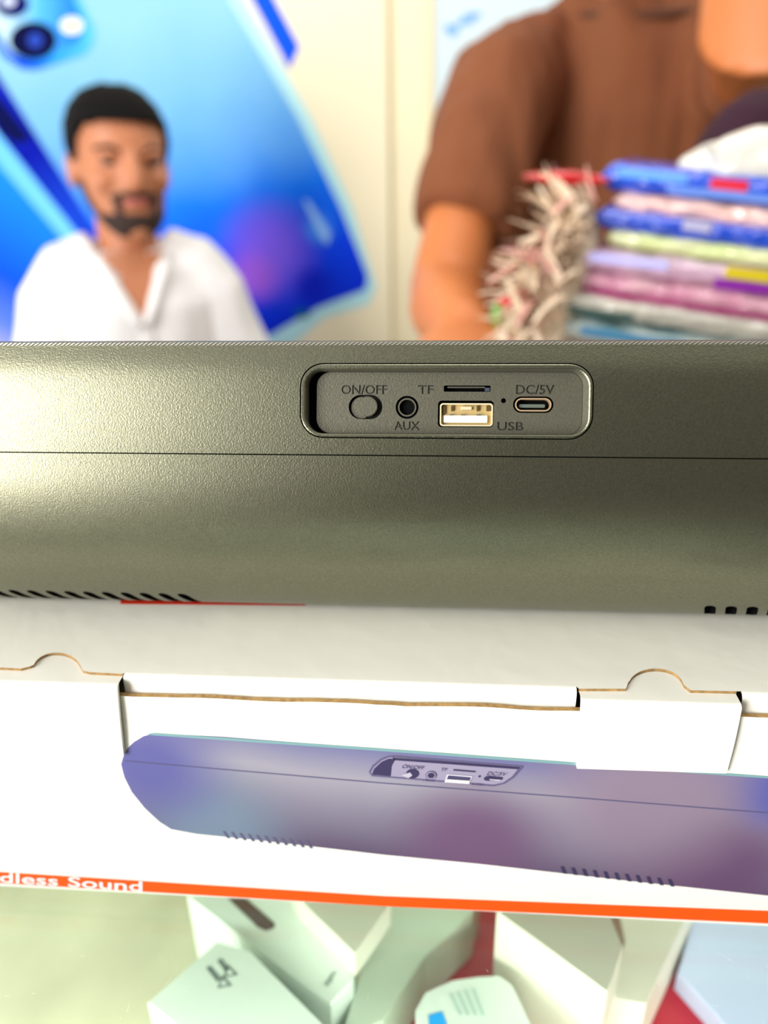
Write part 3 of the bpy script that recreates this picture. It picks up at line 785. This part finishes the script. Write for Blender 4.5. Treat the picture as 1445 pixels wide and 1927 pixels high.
pprint('printed_lens', el2(22, 8, 32, 25), .005, mat('print_lens_b', '081060', .85, spec=.1)); pprint('printed_lens_core', el2(16, 2, 13, 10), .006, mat('print_lens_core_b', 'd8e2ff', .85, spec=.1))
pprint('printed_flash', el2(135, 48, 21, 16), .005, mat('print_flash', 'f4f4c8', .85, spec=.1))
pprint('printed_blue_bar', [(410, -120), (460, -120), (516, 0), (563, 88), (544, 130)], .0016, mat('print_bar_blue', '1256f2', .85, spec=.1))
pprint('printed_glint', [(570, 375), (582, 380), (622, 440), (616, 462), (600, 440)], .0026, mat('print_glint', '8fc0ff', .85, spec=.1))
pprint('printed_port', el2(568, 590, 16, 8), .0026, mat('print_port', '0a5a88', .85, spec=.1))
nb_ = empty('notice_board', (at_y(1200, 300, WALL_Y).x, WALL_Y, .7)); tag(nb_, 'pale blue white notice board with blue handwriting, behind the brown shirt', 'board')
na = at_y(806, 300, WALL_Y)
MB().box((na.x, WALL_Y - .02, .7), (na.x + .012, WALL_Y, 2.3)).build('frame', mat('beige_board_frame', 'ddd2b0', .5), nb_)
MB().box((na.x + .012, WALL_Y - .015, .7), (na.x + 1.3, WALL_Y, 2.3)).build('board_panel', mat('pale_blue_board', 'cfe0e8', .4), nb_)
ink = mat('blue_marker_ink', '7db4f0', .5)
for cx, cy, rx, ry in ((852, 58, 13, 11), (866, 44, 9, 6), (881, 36, 14, 11), (895, 28, 12, 6), (842, 52, 5, 9)):
    part('handwriting_stroke', [at_y(x, y, WALL_Y - .0155) for x, y in el2(cx, cy, rx, ry, 14)], [list(range(14))[::-1]], ink, nb_)

# ------------------------------------------------------------------ people
HEAD = [(0, .020, -.083, -.045), (.012, .036, -.095, -.02), (.03, .049, -.098, .02), (.055, .058, -.097, .06), (.08, .064, -.096, .085), (.115, .069, -.092, .1),
        (.143, .073, -.096, .105), (.168, .071, -.09, .1), (.190, .060, -.07, .085), (.207, .040, -.042, .055), (.216, .012, -.01, .02)]
_h = np.array(HEAD)
def head_pt(h, th, off=0.):
    """point of the head: h above the chin, th = 0 at the face"""
    hw, fr, bk = (np.interp(h, _h[:, 0], _h[:, i]) for i in (1, 2, 3))
    cy_ = (fr + bk) / 2; ry = (bk - fr) / 2
    x = math.copysign(abs(math.sin(th)) ** .9, math.sin(th)); y = -math.copysign(abs(math.cos(th)) ** .9, math.cos(th))
    k = 1 + off / max(hw, .02); k2 = 1 + off / max(ry, .02)
    return Vector((hw * x * k, cy_ + ry * y * k2, h))
def head_shapes(mb, T):
    n = 28
    for_ = [[T @ head_pt(h, 2*math.pi*j/n) for j in range(n)] for h in np.linspace(0, .216, 26)]
    mb.loft(for_)
    mb.tube([T @ Vector(p) for p in ((0, -.088, .128), (0, -.1, .112), (0, -.113, .092), (0, -.112, .083), (0, -.098, .078))], [.009, .010, .013, .015, .012], T.to_3x3() @ Vector((1, 0, 0)))
    for s in (-1, 1):
        mb.ball(T @ Vector((s * .076, .012, .1)), (.010, .018, .031))
        mb.ball(T @ Vector((s * .03, -.086, .126)), (.024, .014, .008))       # brow ridge
        mb.ball(T @ Vector((s * .044, -.074, .085)), (.02, .018, .02))        # cheek
    mb.ball(T @ Vector((0, -.088, .012)), (.022, .016, .016))                 # chin
def patch(name, T, test, off, m, parent, nh=60, nt=120, thick=.006, hmax=.216, lift=None):
    grid = {}; V = []; Fc = []
    def vid(i, j, k):
        j %= nt; key = (i, j, k)
        if key not in grid:
            h = hmax * i / nh; th = 2 * math.pi * j / nt
            p_ = head_pt(h, th, off if k else -.004)
            if k and lift: p_ = p_ + lift(h, th)
            grid[key] = len(V); V.append(T @ p_)
        return grid[key]
    on = lambda i, j: 0 <= i < nh and test(hmax * (i + .5) / nh, ((2 * math.pi * (j + .5) / nt + math.pi) % (2 * math.pi)) - math.pi)
    for i in range(nh):
        for j in range(nt):
            if not on(i, j): continue
            Fc.append([vid(i, j, 1), vid(i, j + 1, 1), vid(i + 1, j + 1, 1), vid(i + 1, j, 1)])
            for di, dj, e1, e2 in ((-1, 0, (i, j), (i, j + 1)), (1, 0, (i + 1, j + 1), (i + 1, j)), (0, 1, (i, j + 1), (i + 1, j + 1)), (0, -1, (i + 1, j), (i, j))):
                if not on(i + di, (j + dj) % nt): Fc.append([vid(*e1, 0), vid(*e2, 0), vid(*e2, 1), vid(*e1, 1)])
    top_ids = [vid(nh, j, 1) for j in range(nt)] if on(nh - 1, 0) else []
    if top_ids: Fc.append(top_ids)
    return part(name, V, Fc, m, parent, True, world=False)
def face_parts(T, root, beard_m, lip_m, eye_white, dark, hair_m, beard=True):
    R3 = T.to_3x3()
    for s in (-1, 1):
        o = MB().ball((0, 0, 0), (.0145, .006, .006)).build('eye', eye_white, root, True, False); o.matrix_local = T @ Matrix.Translation(head_pt(.113, s * .44, -.0005))
        MB().ball((0, -.0045, 0), (.006, .0035, .0056)).build('iris', dark, o, True, False)
        MB().tube([(-.014, -.001, .006), (0, -.006, .008), (.014, -.001, .006)], [.002, .003, .002]).build('eyelid', dark, o, True, False)
        b = MB(); b.tube([head_pt(.128, s * .2, .004), head_pt(.134, s * .42, .005), head_pt(.131, s * .72, .003)], [.003, .0048, .003], (0, 0, 1))
        o = b.build('eyebrow', hair_m, root, True, False); o.matrix_local = T
    l = MB(); l.tube([head_pt(.0505, -.32, .001), head_pt(.0545, -.12, .005), head_pt(.0535, 0, .005), head_pt(.0545, .12, .005), head_pt(.0505, .32, .001)], [(.003, .003), (.006, .005), (.0055, .005), (.006, .005), (.003, .003)], (0, 0, 1))
    o = l.build('lips', lip_m, root, True, False); o.matrix_local = T
    if beard:
        def bt(h, th):
            a = abs(th)
            if .043 < h < .062 and a < .42: return False
            if h < .036 and a < 1.5: return True
            if .062 <= h < .069 and a < .42: return True
            if .034 <= h <= .064 and .42 < a < .58: return True
            return .036 <= h < .11 and 1.45 + (h - .036) * 2 < a < 1.75
        patch('beard', T, bt, .0065, beard_m, root)
    def ht(h, th):
        a = abs(th)
        line = np.interp(a, [0, .5, .9, 1.15, 1.45, 1.6, 1.9, 2.2, 3.2], [.168, .169, .165, .15, .115, .11, .12, .07, .045])
        return h > line
    patch('hair', T, ht, .009, hair_m, root, lift=lambda h, th: Vector((0, 0, .012 * max(0, (h - .155) / .06) * (1 + .3 * noise.noise(Vector((math.cos(th) * 2, math.sin(th) * 2, h * 20)))))))
def hand(mb, wrist, d, palm_n, size=1., curl=.4, flip=1):
    """palm and five fingers; d = pointing direction, palm_n = palm normal"""
    d = Vector(d).normalized(); nrm = Vector(palm_n); nrm = (nrm - d * nrm.dot(d)).normalized(); side = d.cross(nrm) * flip
    w = Vector(wrist)
    mb.tube([w - d * .02, w + d * .02, w + d * .06 * size, w + d * .095 * size], [(.027, .02), (.036, .017), (.042, .015), (.038, .011)], side)
    for k, L in zip((-1.5, -.5, .5, 1.5), (.062, .076, .082, .072)):
        b = w + d * .088 * size + side * (k * .0195); p_ = [b]; a = 0
        for sgm in (.45, .32, .25):
            a += curl * .55; p_.append(p_[-1] + (d * math.cos(a) + nrm * math.sin(a)) * L * sgm)
        mb.tube(p_, [.0095, .009, .0083, .0065], side, 10)
    b = w + d * .03 * size + side * .034
    mb.tube([b - side * .012, b + side * .018 + d * .02, b + side * .026 + d * .048 + nrm * .012, b + side * .022 + d * .07 + nrm * .02], [.014, .0125, .0105, .008], nrm, 10)

def folds(amp, seed, sc=(9, 9, 3)):
    def f_(c): return amp * noise.noise(Vector((c.x * sc[0] + seed, c.y * sc[1], c.z * sc[2]))) + amp * .5 * noise.noise(Vector((c.x * sc[0] * 2.3, c.y * sc[1] * 2.3 + seed, c.z * sc[2] * 2)))
    return f_

# ---- seated person in white
pw = at_depth(186, 340, 1.21)
man = empty('person', (pw.x - .02, pw.y + .135, 0), math.radians(24)); tag(man, 'bearded person in a white collarless shirt seated before the blue phone poster', 'person')
eye_z = at_depth(240, 308, 1.17).z
CH = eye_z - .114                                 # chin height
T = Matrix.Translation((0, 0, CH)) @ Matrix.Rotation(math.radians(9), 4, 'Z') @ Matrix.Rotation(math.radians(2), 4, 'Y') @ Matrix.Scale(1.03, 4)
mb = MB(); head_shapes(mb, T)
nz = CH - .03
mb.tube([(0, .03, CH - .14), (0, .03, CH - .06), (0, .022, CH + .02), (0, .02, CH + .06)], [.075, .056, .052, .05])
sh = CH - .038
mb.tube([(0, .04, .50), (0, .04, .62), (0, .035, .8), (0, .03, sh - .06), (0, .03, sh)], [(.14, .11), (.135, .105), (.145, .11), (.14, .09), (.07, .06)])
for s in (-1, 1):
    mb.tube([(s * .09, .03, sh - .04), (s * .135, .02, sh - .09), (s * .17, .0, sh - .2), (s * .185, -.02, sh - .32), (s * .16, -.16, sh - .39), (s * .11, -.26, sh - .40)], [.05, .055, .046, .042, .038, .03])
    hand(mb, (s * .11, -.26, sh - .40), (-s * .35, -.9, -.12), (0, 0, -1), 1., .5, -s)
    mb.tube([(s * .09, .05, .52), (s * .11, -.15, .53), (s * .12, -.38, .52)], [.095, .085, .065])
    mb.tube([(s * .12, -.38, .52), (s * .12, -.36, .3), (s * .12, -.34, .08)], [.062, .058, .042])
    mb.tube([(s * .12, -.30, .05), (s * .125, -.40, .04), (s * .13, -.53, .03)], [(.036, .04), (.042, .034), (.036, .022)])
M['skin_w'] = M['skin']
baked('body', mb, M['skin'], man, .0055, 5)
mb = MB()
mb.tube([(0, .04, .47), (0, .04, .6), (0, .035, .8), (0, .03, sh - .08), (0, .03, sh - .02), (0, .03, sh + .005)], [(.17, .14), (.16, .13), (.165, .128), (.165, .118), (.135, .095), (.085, .07)], n=24)
for s in (-1, 1):
    mb.tube([(s * .045, .03, sh - .005), (s * .095, .03, sh - .035), (s * .14, .02, sh - .085), (s * .178, .0, sh - .2), (s * .195, -.02, sh - .33), (s * .165, -.16, sh - .39), (s * .12, -.235, sh - .40)], [.058, .07, .07, .063, .058, .052, .045], n=18)
shirt = baked('shirt', mb, M['white_cloth'], man, .007, 4, folds(.007, 3, (10, 10, 4)))
# open neckline: skin wedge, collar band and placket
col_m = mat('white_collar', 'f6f5f6', .8)
mb = MB(); mb.tube([(.06 * math.cos(a), .03 + .062 * math.sin(a), sh + .012 + .012 * math.sin(a)) for a in np.linspace(-1.05, math.pi + 1.05, 26)], [(.007, .02)] * 26, (0, 0, 1), 8)
def front_y(x, z):                                 # front surface of the shirt, found by casting
    ok, loc, no, _ = shirt.ray_cast(Vector((x, -1, z)), Vector((0, 1, 0)))
    return loc.y if ok else -.09
collar = []
for s in (-1, 1):
    pts = [(s * .052, .03 - .045, sh + .004)] + [(s * (.045 * (1 - t) + .004), front_y(s * (.045 * (1 - t) + .004), sh - .015 - .095 * t) - .002, sh - .012 - .098 * t) for t in np.linspace(0, 1, 8)]
    mb.tube(pts, [(.008, .014)] * len(pts), (0, 0, 1), 8)
mb.build('collar', col_m, shirt, True, False)
V = []; Fc = []
rows = 9
for i in range(rows):
    t = i / (rows - 1); z = sh + .01 - .118 * t; w = .05 * (1 - t) + .003
    for j in range(5):
        x = w * (j / 2 - 1); y = front_y(x, min(z, sh - .012)) - .0015 - (.004 if t < .2 else 0)
        V.append((x, y, z))
for i in range(rows - 1):
    for j in range(4): Fc.append([i * 5 + j, (i + 1) * 5 + j, (i + 1) * 5 + j + 1, i * 5 + j + 1])
part('bare_chest', V, Fc, M['skin'], man, True, world=False)
mb = MB(); pts = [(.004, front_y(.004, z) - .001, z) for z in np.linspace(sh - .11, sh - .33, 10)]
mb.tube(pts, [(.013, .003)] * 10, (1, 0, 0), 8); mb.build('placket', col_m, shirt, True, False)
face_parts(T, man, mat('dark_stubble', '33211c', .8), mat('lip', 'b9675c', .5), mat('eye_white', '8a6452', .4), mat('dark_iris', '1a0f0c', .3), M['hair'])
mb = MB()
mb.tube([(0, .06, .45), (0, .05, .52), (0, .04, .60)], [(.18, .14), (.19, .15), (.17, .13)])
for s in (-1, 1):
    mb.tube([(s * .09, .06, .52), (s * .115, -.15, .535), (s * .125, -.40, .52)], [.105, .096, .078])
    mb.tube([(s * .125, -.385, .54), (s * .12, -.37, .3), (s * .12, -.345, .1)], [.074, .07, .062])
baked('trousers', mb, M['trouser'], man, .009, 4)
st = empty('stool', (man.location.x, man.location.y + .03, 0)); tag(st, 'plain round stool under the seated person in white', 'stool')
MB().tube([(0, 0, .385), (0, 0, .40), (0, 0, .415)], [.17, .175, .17], n=28).build('seat', mat('black_vinyl', '222222', .5), st, False, False)
for k in range(4):
    a = math.pi / 4 + k * math.pi / 2
    MB().tube([(.12 * math.cos(a), .12 * math.sin(a), .39), (.16 * math.cos(a), .16 * math.sin(a), 0)], [.012, .012], n=10).build('leg', M['alu'], st, False, False)

# ---- standing person in the brown T-shirt
def brown_world():
    nk = at_depth(1222, 15, .95)
    return nk
nk = brown_world()
man2 = empty('person', (nk.x, nk.y + .07, 0), math.radians(-4)); tag(man2, 'person in a brown T-shirt standing behind the counter, one bent elbow raised', 'person')
inv = Matrix.Rotation(math.radians(4), 3, 'Z')
def L2(px, py, d): return inv @ (at_depth(px, py, d) - Vector(man2.location))
N2 = L2(1222, 15, .95).z                            # height of the neck hole's front
CH2 = N2 + .075
T2 = Matrix.Translation((0.0, -.02, CH2)) @ Matrix.Rotation(math.radians(12), 4, 'X')
mb = MB(); head_shapes(mb, T2)
mb.tube([(0, .035, N2 - .1), (0, .03, N2), (0, .015, CH2 + .03), (0, .01, CH2 + .07)], [.08, .06, .056, .05])
sh2 = N2 + .015
elb = L2(838, 540, .93); shr = L2(938, 175, .98); hnd = at_depth(872, 680, .80); hnd.z = GLASS + .030; hnd = inv @ (hnd - Vector(man2.location))
mid = shr.lerp(elb, .55) + Vector((-.004, .0, 0))
mb.tube([(0, .04, .78), (0, .04, .95), (0, .035, 1.15), (0, .03, sh2 - .08), (0, .03, sh2 - .02)], [(.145, .105), (.14, .1), (.16, .105), (.145, .1), (.075, .06)])
mb.tube([(-.08, .03, sh2 - .06), shr, mid, elb, elb.lerp(hnd, .4) + Vector((-.006, 0, -.008)), hnd], [.034, .040, .045, .043, .043, .030], n=18)
hand(mb, hnd, (-.05, -.95, -.02), (0, 0, -1), .95, .12, 1)
shl = L2(1425, 130, .97); elb2 = L2(1466, 38, .72); hd2 = Vector((elb2.x - .03, elb2.y + .10, elb2.z + .23))
mb.tube([(.1, .03, sh2 - .04), shl, shl.lerp(elb2, .5), elb2, elb2.lerp(hd2, .45), hd2], [.045, .055, .06, .072, .055, .03], n=18)
hand(mb, hd2, (-.35, .3, .8), (-.9, .2, -.3), .95, .7, 1)
for s in (-1, 1):
    mb.tube([(s * .085, .04, .84), (s * .10, .03, .6), (s * .105, .03, .45), (s * .105, .04, .25), (s * .105, .05, .07)], [.09, .08, .058, .055, .038])
    mb.tube([(s * .105, .085, .045), (s * .11, .0, .04), (s * .12, -.14, .026)], [(.034, .04), (.042, .034), (.036, .02)])
baked('body', mb, M['skin_b'], man2, .006, 5)
mb = MB()
mb.tube([(0, .04, .76), (0, .04, .95), (0, .035, 1.12), (0, .03, sh2 - .13), (0, .03, sh2 - .05), (0, .03, sh2 - .012), (0, .03, sh2 + .005)], [(.20, .14), (.197, .135), (.188, .135), (.175, .125), (.14, .105), (.10, .085), (.078, .068)], n=24)
slv = shr.lerp(elb, .68)
mb.tube([(-.05, .03, sh2 - .02), (-.10, .03, sh2 - .06), shr, shr.lerp(elb, .3) + Vector((-.004, 0, 0)), slv], [.05, .058, .066, .066, .060], n=20)
slv2 = shl.lerp(elb2, .2)
mb.tube([(.06, .03, sh2 - .018), (.12, .03, sh2 - .045), shl, slv2], [.05, .058, .068, .07], n=20)
def shirt_mat():
    m = mat('brown_jersey', '7a4526', .9, noise_amt=.1, noise_scale=7)
    nt = m.node_tree; b = nt.nodes['Principled BSDF']; src = b.inputs['Base Color'].links[0].from_socket
    tc = nd(nt, 'ShaderNodeTexCoord'); ds = nd(nt, 'ShaderNodeVectorMath', operation='DISTANCE')
    c = L2(1240, 255, .82); ds.inputs[1].default_value = c
    n = nd(nt, 'ShaderNodeTexNoise'); n.inputs['Scale'].default_value = 28
    nt.links.new(tc.outputs['Object'], n.inputs['Vector']); nt.links.new(tc.outputs['Object'], ds.inputs[0])
    ad = nd(nt, 'ShaderNodeMath', operation='MULTIPLY_ADD'); ad.inputs[1].default_value = .06
    nt.links.new(n.outputs['Fac'], ad.inputs[0]); nt.links.new(ds.outputs['Value'], ad.inputs[2])
    mr = nd(nt, 'ShaderNodeMapRange'); mr.inputs[1].default_value = .10; mr.inputs[2].default_value = .075; mr.inputs[3].default_value = 0; mr.inputs[4].default_value = .5
    nt.links.new(ad.outputs[0], mr.inputs[0])
    mx = nd(nt, 'ShaderNodeMix', data_type='RGBA'); mx.inputs[7].default_value = lin('5c4030')
    nt.links.new(mr.outputs[0], mx.inputs[0]); nt.links.new(src, mx.inputs[6]); nt.links.new(mx.outputs[2], b.inputs['Base Color'])
    return m
shirt2 = baked('t_shirt', mb, shirt_mat(), man2, .007, 4, (lambda f_: lambda c: f_(c) + .005)(folds(.012, 11, (17, 17, 3))))
mb = MB(); mb.tube([(.080 * math.cos(a), .026 + .084 * math.sin(a), sh2 - .004 + .018 * math.sin(a)) for a in np.linspace(0, 2 * math.pi, 33)], [(.007, .013)] * 33, (0, 0, 1), 8)
mb.build('neckband', mat('dark_brown_rib', '56321f', .85), shirt2, True, False)
face_parts(T2, man2, M['hair'], mat('lip_b', 'a85f4c', .5), mat('eye_white_b', 'd8c4b4', .4), mat('dark_iris_b', '1a0f0c', .3), M['hair'], beard=False)
mb = MB()
mb.tube([(0, .04, .80), (0, .04, .87), (0, .04, .96)], [(.165, .125), (.168, .13), (.155, .115)])
for s in (-1, 1): mb.tube([(s * .088, .04, .86), (s * .102, .03, .6), (s * .107, .03, .42), (s * .107, .045, .07)], [.1, .09, .075, .07])
baked('trousers', mb, mat('dark_trousers', '32353c', .85), man2, .009, 4)

# ------------------------------------------------------------------ stack of plastic-wrapped packets on the counter
def packet(name, label, lx, ly, ry_, th_px, dl, dr, width, color, gloss, tip=.02, cat='packet', group=None, seed=0, rx=1560, color2=None, zfix=None):
    A = at_depth(lx, ly, dl); B = at_depth(rx, ry_, dr)
    thick = th_px * dl / F / math.cos(PITCH) * 1.06
    ax = B - A; L = ax.length; ax.normalize(); side = Vector((0, 0, 1)).cross(ax).normalized(); up = ax.cross(side)
    loops = []; n = 28; m_ = 20
    for i in range(n + 1):
        t = i / n; e = min(1, t * L / tip, (1 - t) * L / tip); e = max(e, .0)
        k = math.sqrt(max(0, 1 - (1 - e) ** 2)); k = max(k, .12)
        c = A + ax * (L * t) + side * (width / 2)
        lp_ = []
        for j in range(m_):
            a = 2 * math.pi * j / m_; ca_, sa_ = math.cos(a), math.sin(a)
            w_ = math.copysign(abs(ca_) ** .45, ca_) * width / 2 * (.9 + .1 * k); h_ = math.copysign(abs(sa_) ** .6, sa_) * thick / 2 * k
            h_ *= 1 + .2 * noise.noise(Vector((t * 14 + seed, ca_ * 2, sa_ * 2 + seed)))
            lp_.append(c + side * w_ + up * h_)
        loops.append(lp_)
    mb = MB(); mb.loft(loops)
    m = mat(name + '_film', color, .12, 0, .7, noise_amt=0 if color2 else .12, noise_scale=22, bump=1., bump_scale=45, coat=gloss, color2=color2, stretch=(1, 1, 2.5))
    e = empty(name, (A.x + .05, A.y + .05, A.z - thick / 2)); tag(e, label, cat, group)
    mb.build('pouch', m, e, True)
    return e, A, B, ax, side, up, thick, L
def label_on(P, t0, t1, v0, v1, color, name='printed_label'):
    e, A, B, ax, side, up, th, L = P
    V = []; nseg = 6
    for i in range(nseg + 1):
        t = t0 + (t1 - t0) * i / nseg
        for w in (v0, v1):
            V.append(A + ax * (L * t) + up * (th * .5 * w) - side * (.0032 - .004 * abs(w)))
    return part(name, V, [[2*i, 2*i+2, 2*i+3, 2*i+1] for i in range(nseg)], mat(name + '_ink', color, .3), e)
G = 'wrapped packets stacked on the counter'
DL, DR, W = .60, .55, .13
specs = [  # name, label, left x, left y, right y, thickness px, colour, colour2
 ('blue_packet', 'glossy blue packet with a small red label, topmost of the packet stack', 1128, 331, 374, 50, '0b4fd8', None),
 ('pink_packet', 'pale pink packet between the two blue packets', 1150, 378, 428, 38, 'e9b3a8', 'f6d5cc'),
 ('plain_blue_packet', 'plain deep blue packet under the pale pink packet', 1112, 409, 468, 38, '1048cc', None),
 ('lime_packet', 'lime and cream packet under the plain blue packet', 1135, 446, 504, 34, 'c9dc8a', 'f0efc9'),
 ('mauve_packet', 'mauve packet with a yellow label and painted lilac highlight', 1050, 486, 548, 40, 'b487a4', 'd9c0d0'),
 ('rose_packet', 'rose and magenta streaked packet under the mauve packet', 1045, 524, 600, 38, 'b04c80', 'f0c8cf'),
 ('grey_packet', 'clear grey packet showing silver, under the rose packet', 1010, 565, 648, 40, '8d8a80', 'cfcabd'),
 ('teal_packet', 'silver and teal packet low in the stack', 985, 608, 700, 42, 'b9b7ab', '3b7d8c'),
]
PK = {}
for i, (nm, lb, lx, ly, ry_, th, c1, c2) in enumerate(specs):
    PK[nm] = packet(nm, lb, lx, ly, ry_, th, DL + (.004 if i % 2 else 0), DR, W, c1, .6, tip=.012, group=G, seed=i * 3.7, color2=c2)
lowz = [PK['teal_packet'][1].z - .008, GLASS]
nlow = 3; x_l = PK['teal_packet'][1].x
low_specs = ['low cream packet hidden under the silver and teal packet', 'low cream packet second from the counter glass', 'low cream packet resting on the counter glass']
A_ = PK['teal_packet'][1]; B_ = PK['teal_packet'][2]
zt = min(A_.z, B_.z) - PK['teal_packet'][6] / 2
for i in range(nlow):
    h = (zt - GLASS) / nlow; z1 = zt - i * h
    mb = MB(); a = rrect(A_.x + .12, A_.y + .05, .24, .13, .012, 4)
    lo_, hi_ = z1 - h, z1
    cx_, cy_ = A_.x + .12, A_.y + .05
    mb.loft([[(cx_ + (x - cx_) * k, cy_ + (y - cy_) * k, lo_ + (hi_ - lo_) * t) for x, y in a] for t, k in ((0, .94), (.2, 1), (.8, 1), (1, .94))])
    tag(mb.build('cream_packet', mat('cream_film', 'd8cfc0', .2, coat=.5, bump=.5, bump_scale=70), None, True), low_specs[i], 'packet', G)
label_on(PK['blue_packet'], .50, .66, -.1, .55, 'd01838')
label_on(PK['blue_packet'], .08, .40, .05, .6, '5f9cf4', 'printed_pale_patch')
label_on(PK['blue_packet'], .32, .9, -.6, -.1, '6f96ea', 'printed_pale_band')
label_on(PK['plain_blue_packet'], .40, .52, .0, .8, 'a9a7c8', 'printed_grey_patch')
label_on(PK['mauve_packet'], .12, .42, .1, .8, 'b9b4ee', 'lilac_highlight')  # lilac highlight painted onto the mauve film
label_on(PK['mauve_packet'], .63, .80, .1, .9, 'c8b414', 'printed_yellow_label')
label_on(PK['mauve_packet'], .6, .99, -.8, .0, '8b2aa8', 'printed_purple_band')
label_on(PK['rose_packet'], .03, .98, -.85, -.45, 'a02a6e', 'printed_magenta_band')
label_on(PK['teal_packet'], .2, .55, -.1, .5, '2b6f96', 'printed_teal_band')
label_on(PK['grey_packet'], .05, .35, -.5, .0, '3c5c58', 'printed_dark_band')
# red tip and white bag on top
r0 = packet('red_packet', 'small red pointed packet sticking out beside the topmost blue packet', 1015, 334, 340, 30, .585, .59, .06, 'e0242c', .5, tip=.05, seed=9, rx=1150, group=None)
A = at_depth(1325, 285, .58); wb = empty('white_bag', (A.x + .08, A.y + .04, PK['blue_packet'][1].z + .01)); tag(wb, 'crumpled white plastic bag on top of the packet stack', 'bag')
mb = MB()
c0 = at_depth(1440, 300, .575)
mb.ball(c0 + Vector((.02, .03, -.004)), (.075, .05, .022), 22, 14)
mb.tube([at_depth(1318, 272, .565), at_depth(1345, 284, .57), at_depth(1400, 285, .575), at_depth(1450, 280, .58)], [.002, .006, .016, .02], (0, 1, 0))
o = baked('bag_film', mb, mat('white_film', 'e6e4da', .2, coat=.5, bump=.6, bump_scale=60, noise_amt=.1, noise_scale=15), None, .003, 3, lambda c: .006 * noise.noise(c * 40))
o.parent = wb; o.location = -Vector(wb.location)
# shredded ribbon bundle
rb = empty('shredded_ribbon_bundle', (at_depth(1040, 500, .6).x, at_depth(1040, 500, .6).y, GLASS)); tag(rb, 'frayed cream and pink ribbon bundle hanging beside the packet stack', 'ribbon')
random.seed(21)
mb = MB(); mbp = MB()
def strip(mbx, p, d, l, w):
    V = []; k = 7; d = Vector(d).normalized(); s_ = Vector((random.uniform(-.4, .4), random.uniform(-.4, .4), 1)).cross(d).normalized(); p = Vector(p); cur = Vector((random.uniform(-1, 1), random.uniform(-.5, .5), random.uniform(-1, .6))) * .35
    for i in range(k + 1):
        ww = w * (1 - .6 * i / k); V += [p - s_ * ww, p + s_ * ww]; p = p + d * (l / k); d = (d + cur * .35).normalized()
    mbx.add(V, [[2*i, 2*i+1, 2*i+3, 2*i+2] for i in range(k)])
for i in range(300):
    t = random.random(); cx_ = 1090 - 90 * t + random.uniform(-45, 40); cy_ = 385 + 270 * t + random.uniform(-25, 25)
    p = at_depth(cx_, cy_, random.uniform(.575, .61))
    strip(mb if random.random() < .8 else mbp, p, (-random.uniform(.1, 1), random.uniform(-.6, .2), random.uniform(-.5, .8)), random.uniform(.02, .042), random.uniform(.0016, .0046))
tag(mb.build('cream_shreds', mat('cream_film_shreds', 'f0dcc2', .35, noise_amt=.15, noise_scale=60), rb), kind='stuff')
tag(mbp.build('pink_shreds', mat('pink_film_shreds', 'dfa9a0', .35, noise_amt=.15, noise_scale=60), rb), kind='stuff')
mb = MB()
core = [at_depth(1105, 400, .615), at_depth(1075, 470, .615), at_depth(1035, 550, .615), at_depth(1000, 640, .615)]; core.append(Vector((core[-1].x, core[-1].y, GLASS + .004)))
mb.tube(core, [.012, .022, .026, .028, .03]); mb.build('bundle_core', mat('cream_film_core', 'e4d0b6', .5, noise_amt=.25, noise_scale=90), rb, True)
mb = MB(); mb.tube([at_depth(918, 532, .585), at_depth(955, 508, .585), at_depth(1000, 482, .59)], [.0012, .0022, .003]); mb.build('loose_ribbon', mat('pale_pink_ribbon', 'd9a898', .4), rb, True)
mb = MB(); mb.ball(at_depth(966, 566, .59), (.012, .006, .006)); mb.ball(at_depth(985, 556, .592), (.010, .005, .007)); mb.build('red_scrap', mat('red_scrap_film', 'd8323a', .3), rb, True)
mb = MB(); mb.ball(at_depth(938, 592, .60), (.006, .006, .011)); mb.build('green_scrap', mat('green_scrap_film', '4f9a1e', .3), rb, True)

mb = MB(); c0 = at_y(1462, 165, .815)  # added dark shape in place of the shaded sleeve opening
mb.tube([Vector((c0.x, .815, GLASS + z)) for z in (0, .06, .12)] + [c0 - Vector((0, 0, .05)), c0 - Vector((0, 0, .015)), c0], [(.07, .032), (.075, .036), (.072, .036), (.066, .034), (.045, .028), (.02, .012)], n=20)
o = baked('sleeve_shade_shape', mb, mat('maroon_sleeve_shade', '2a0a1c', .9, noise_amt=.3, noise_scale=12), None, .005, 4, folds(.006, 5, (14, 14, 8)))
tag(o, 'added dark maroon shape behind the packet stack, standing in for sleeve shade', 'shape')
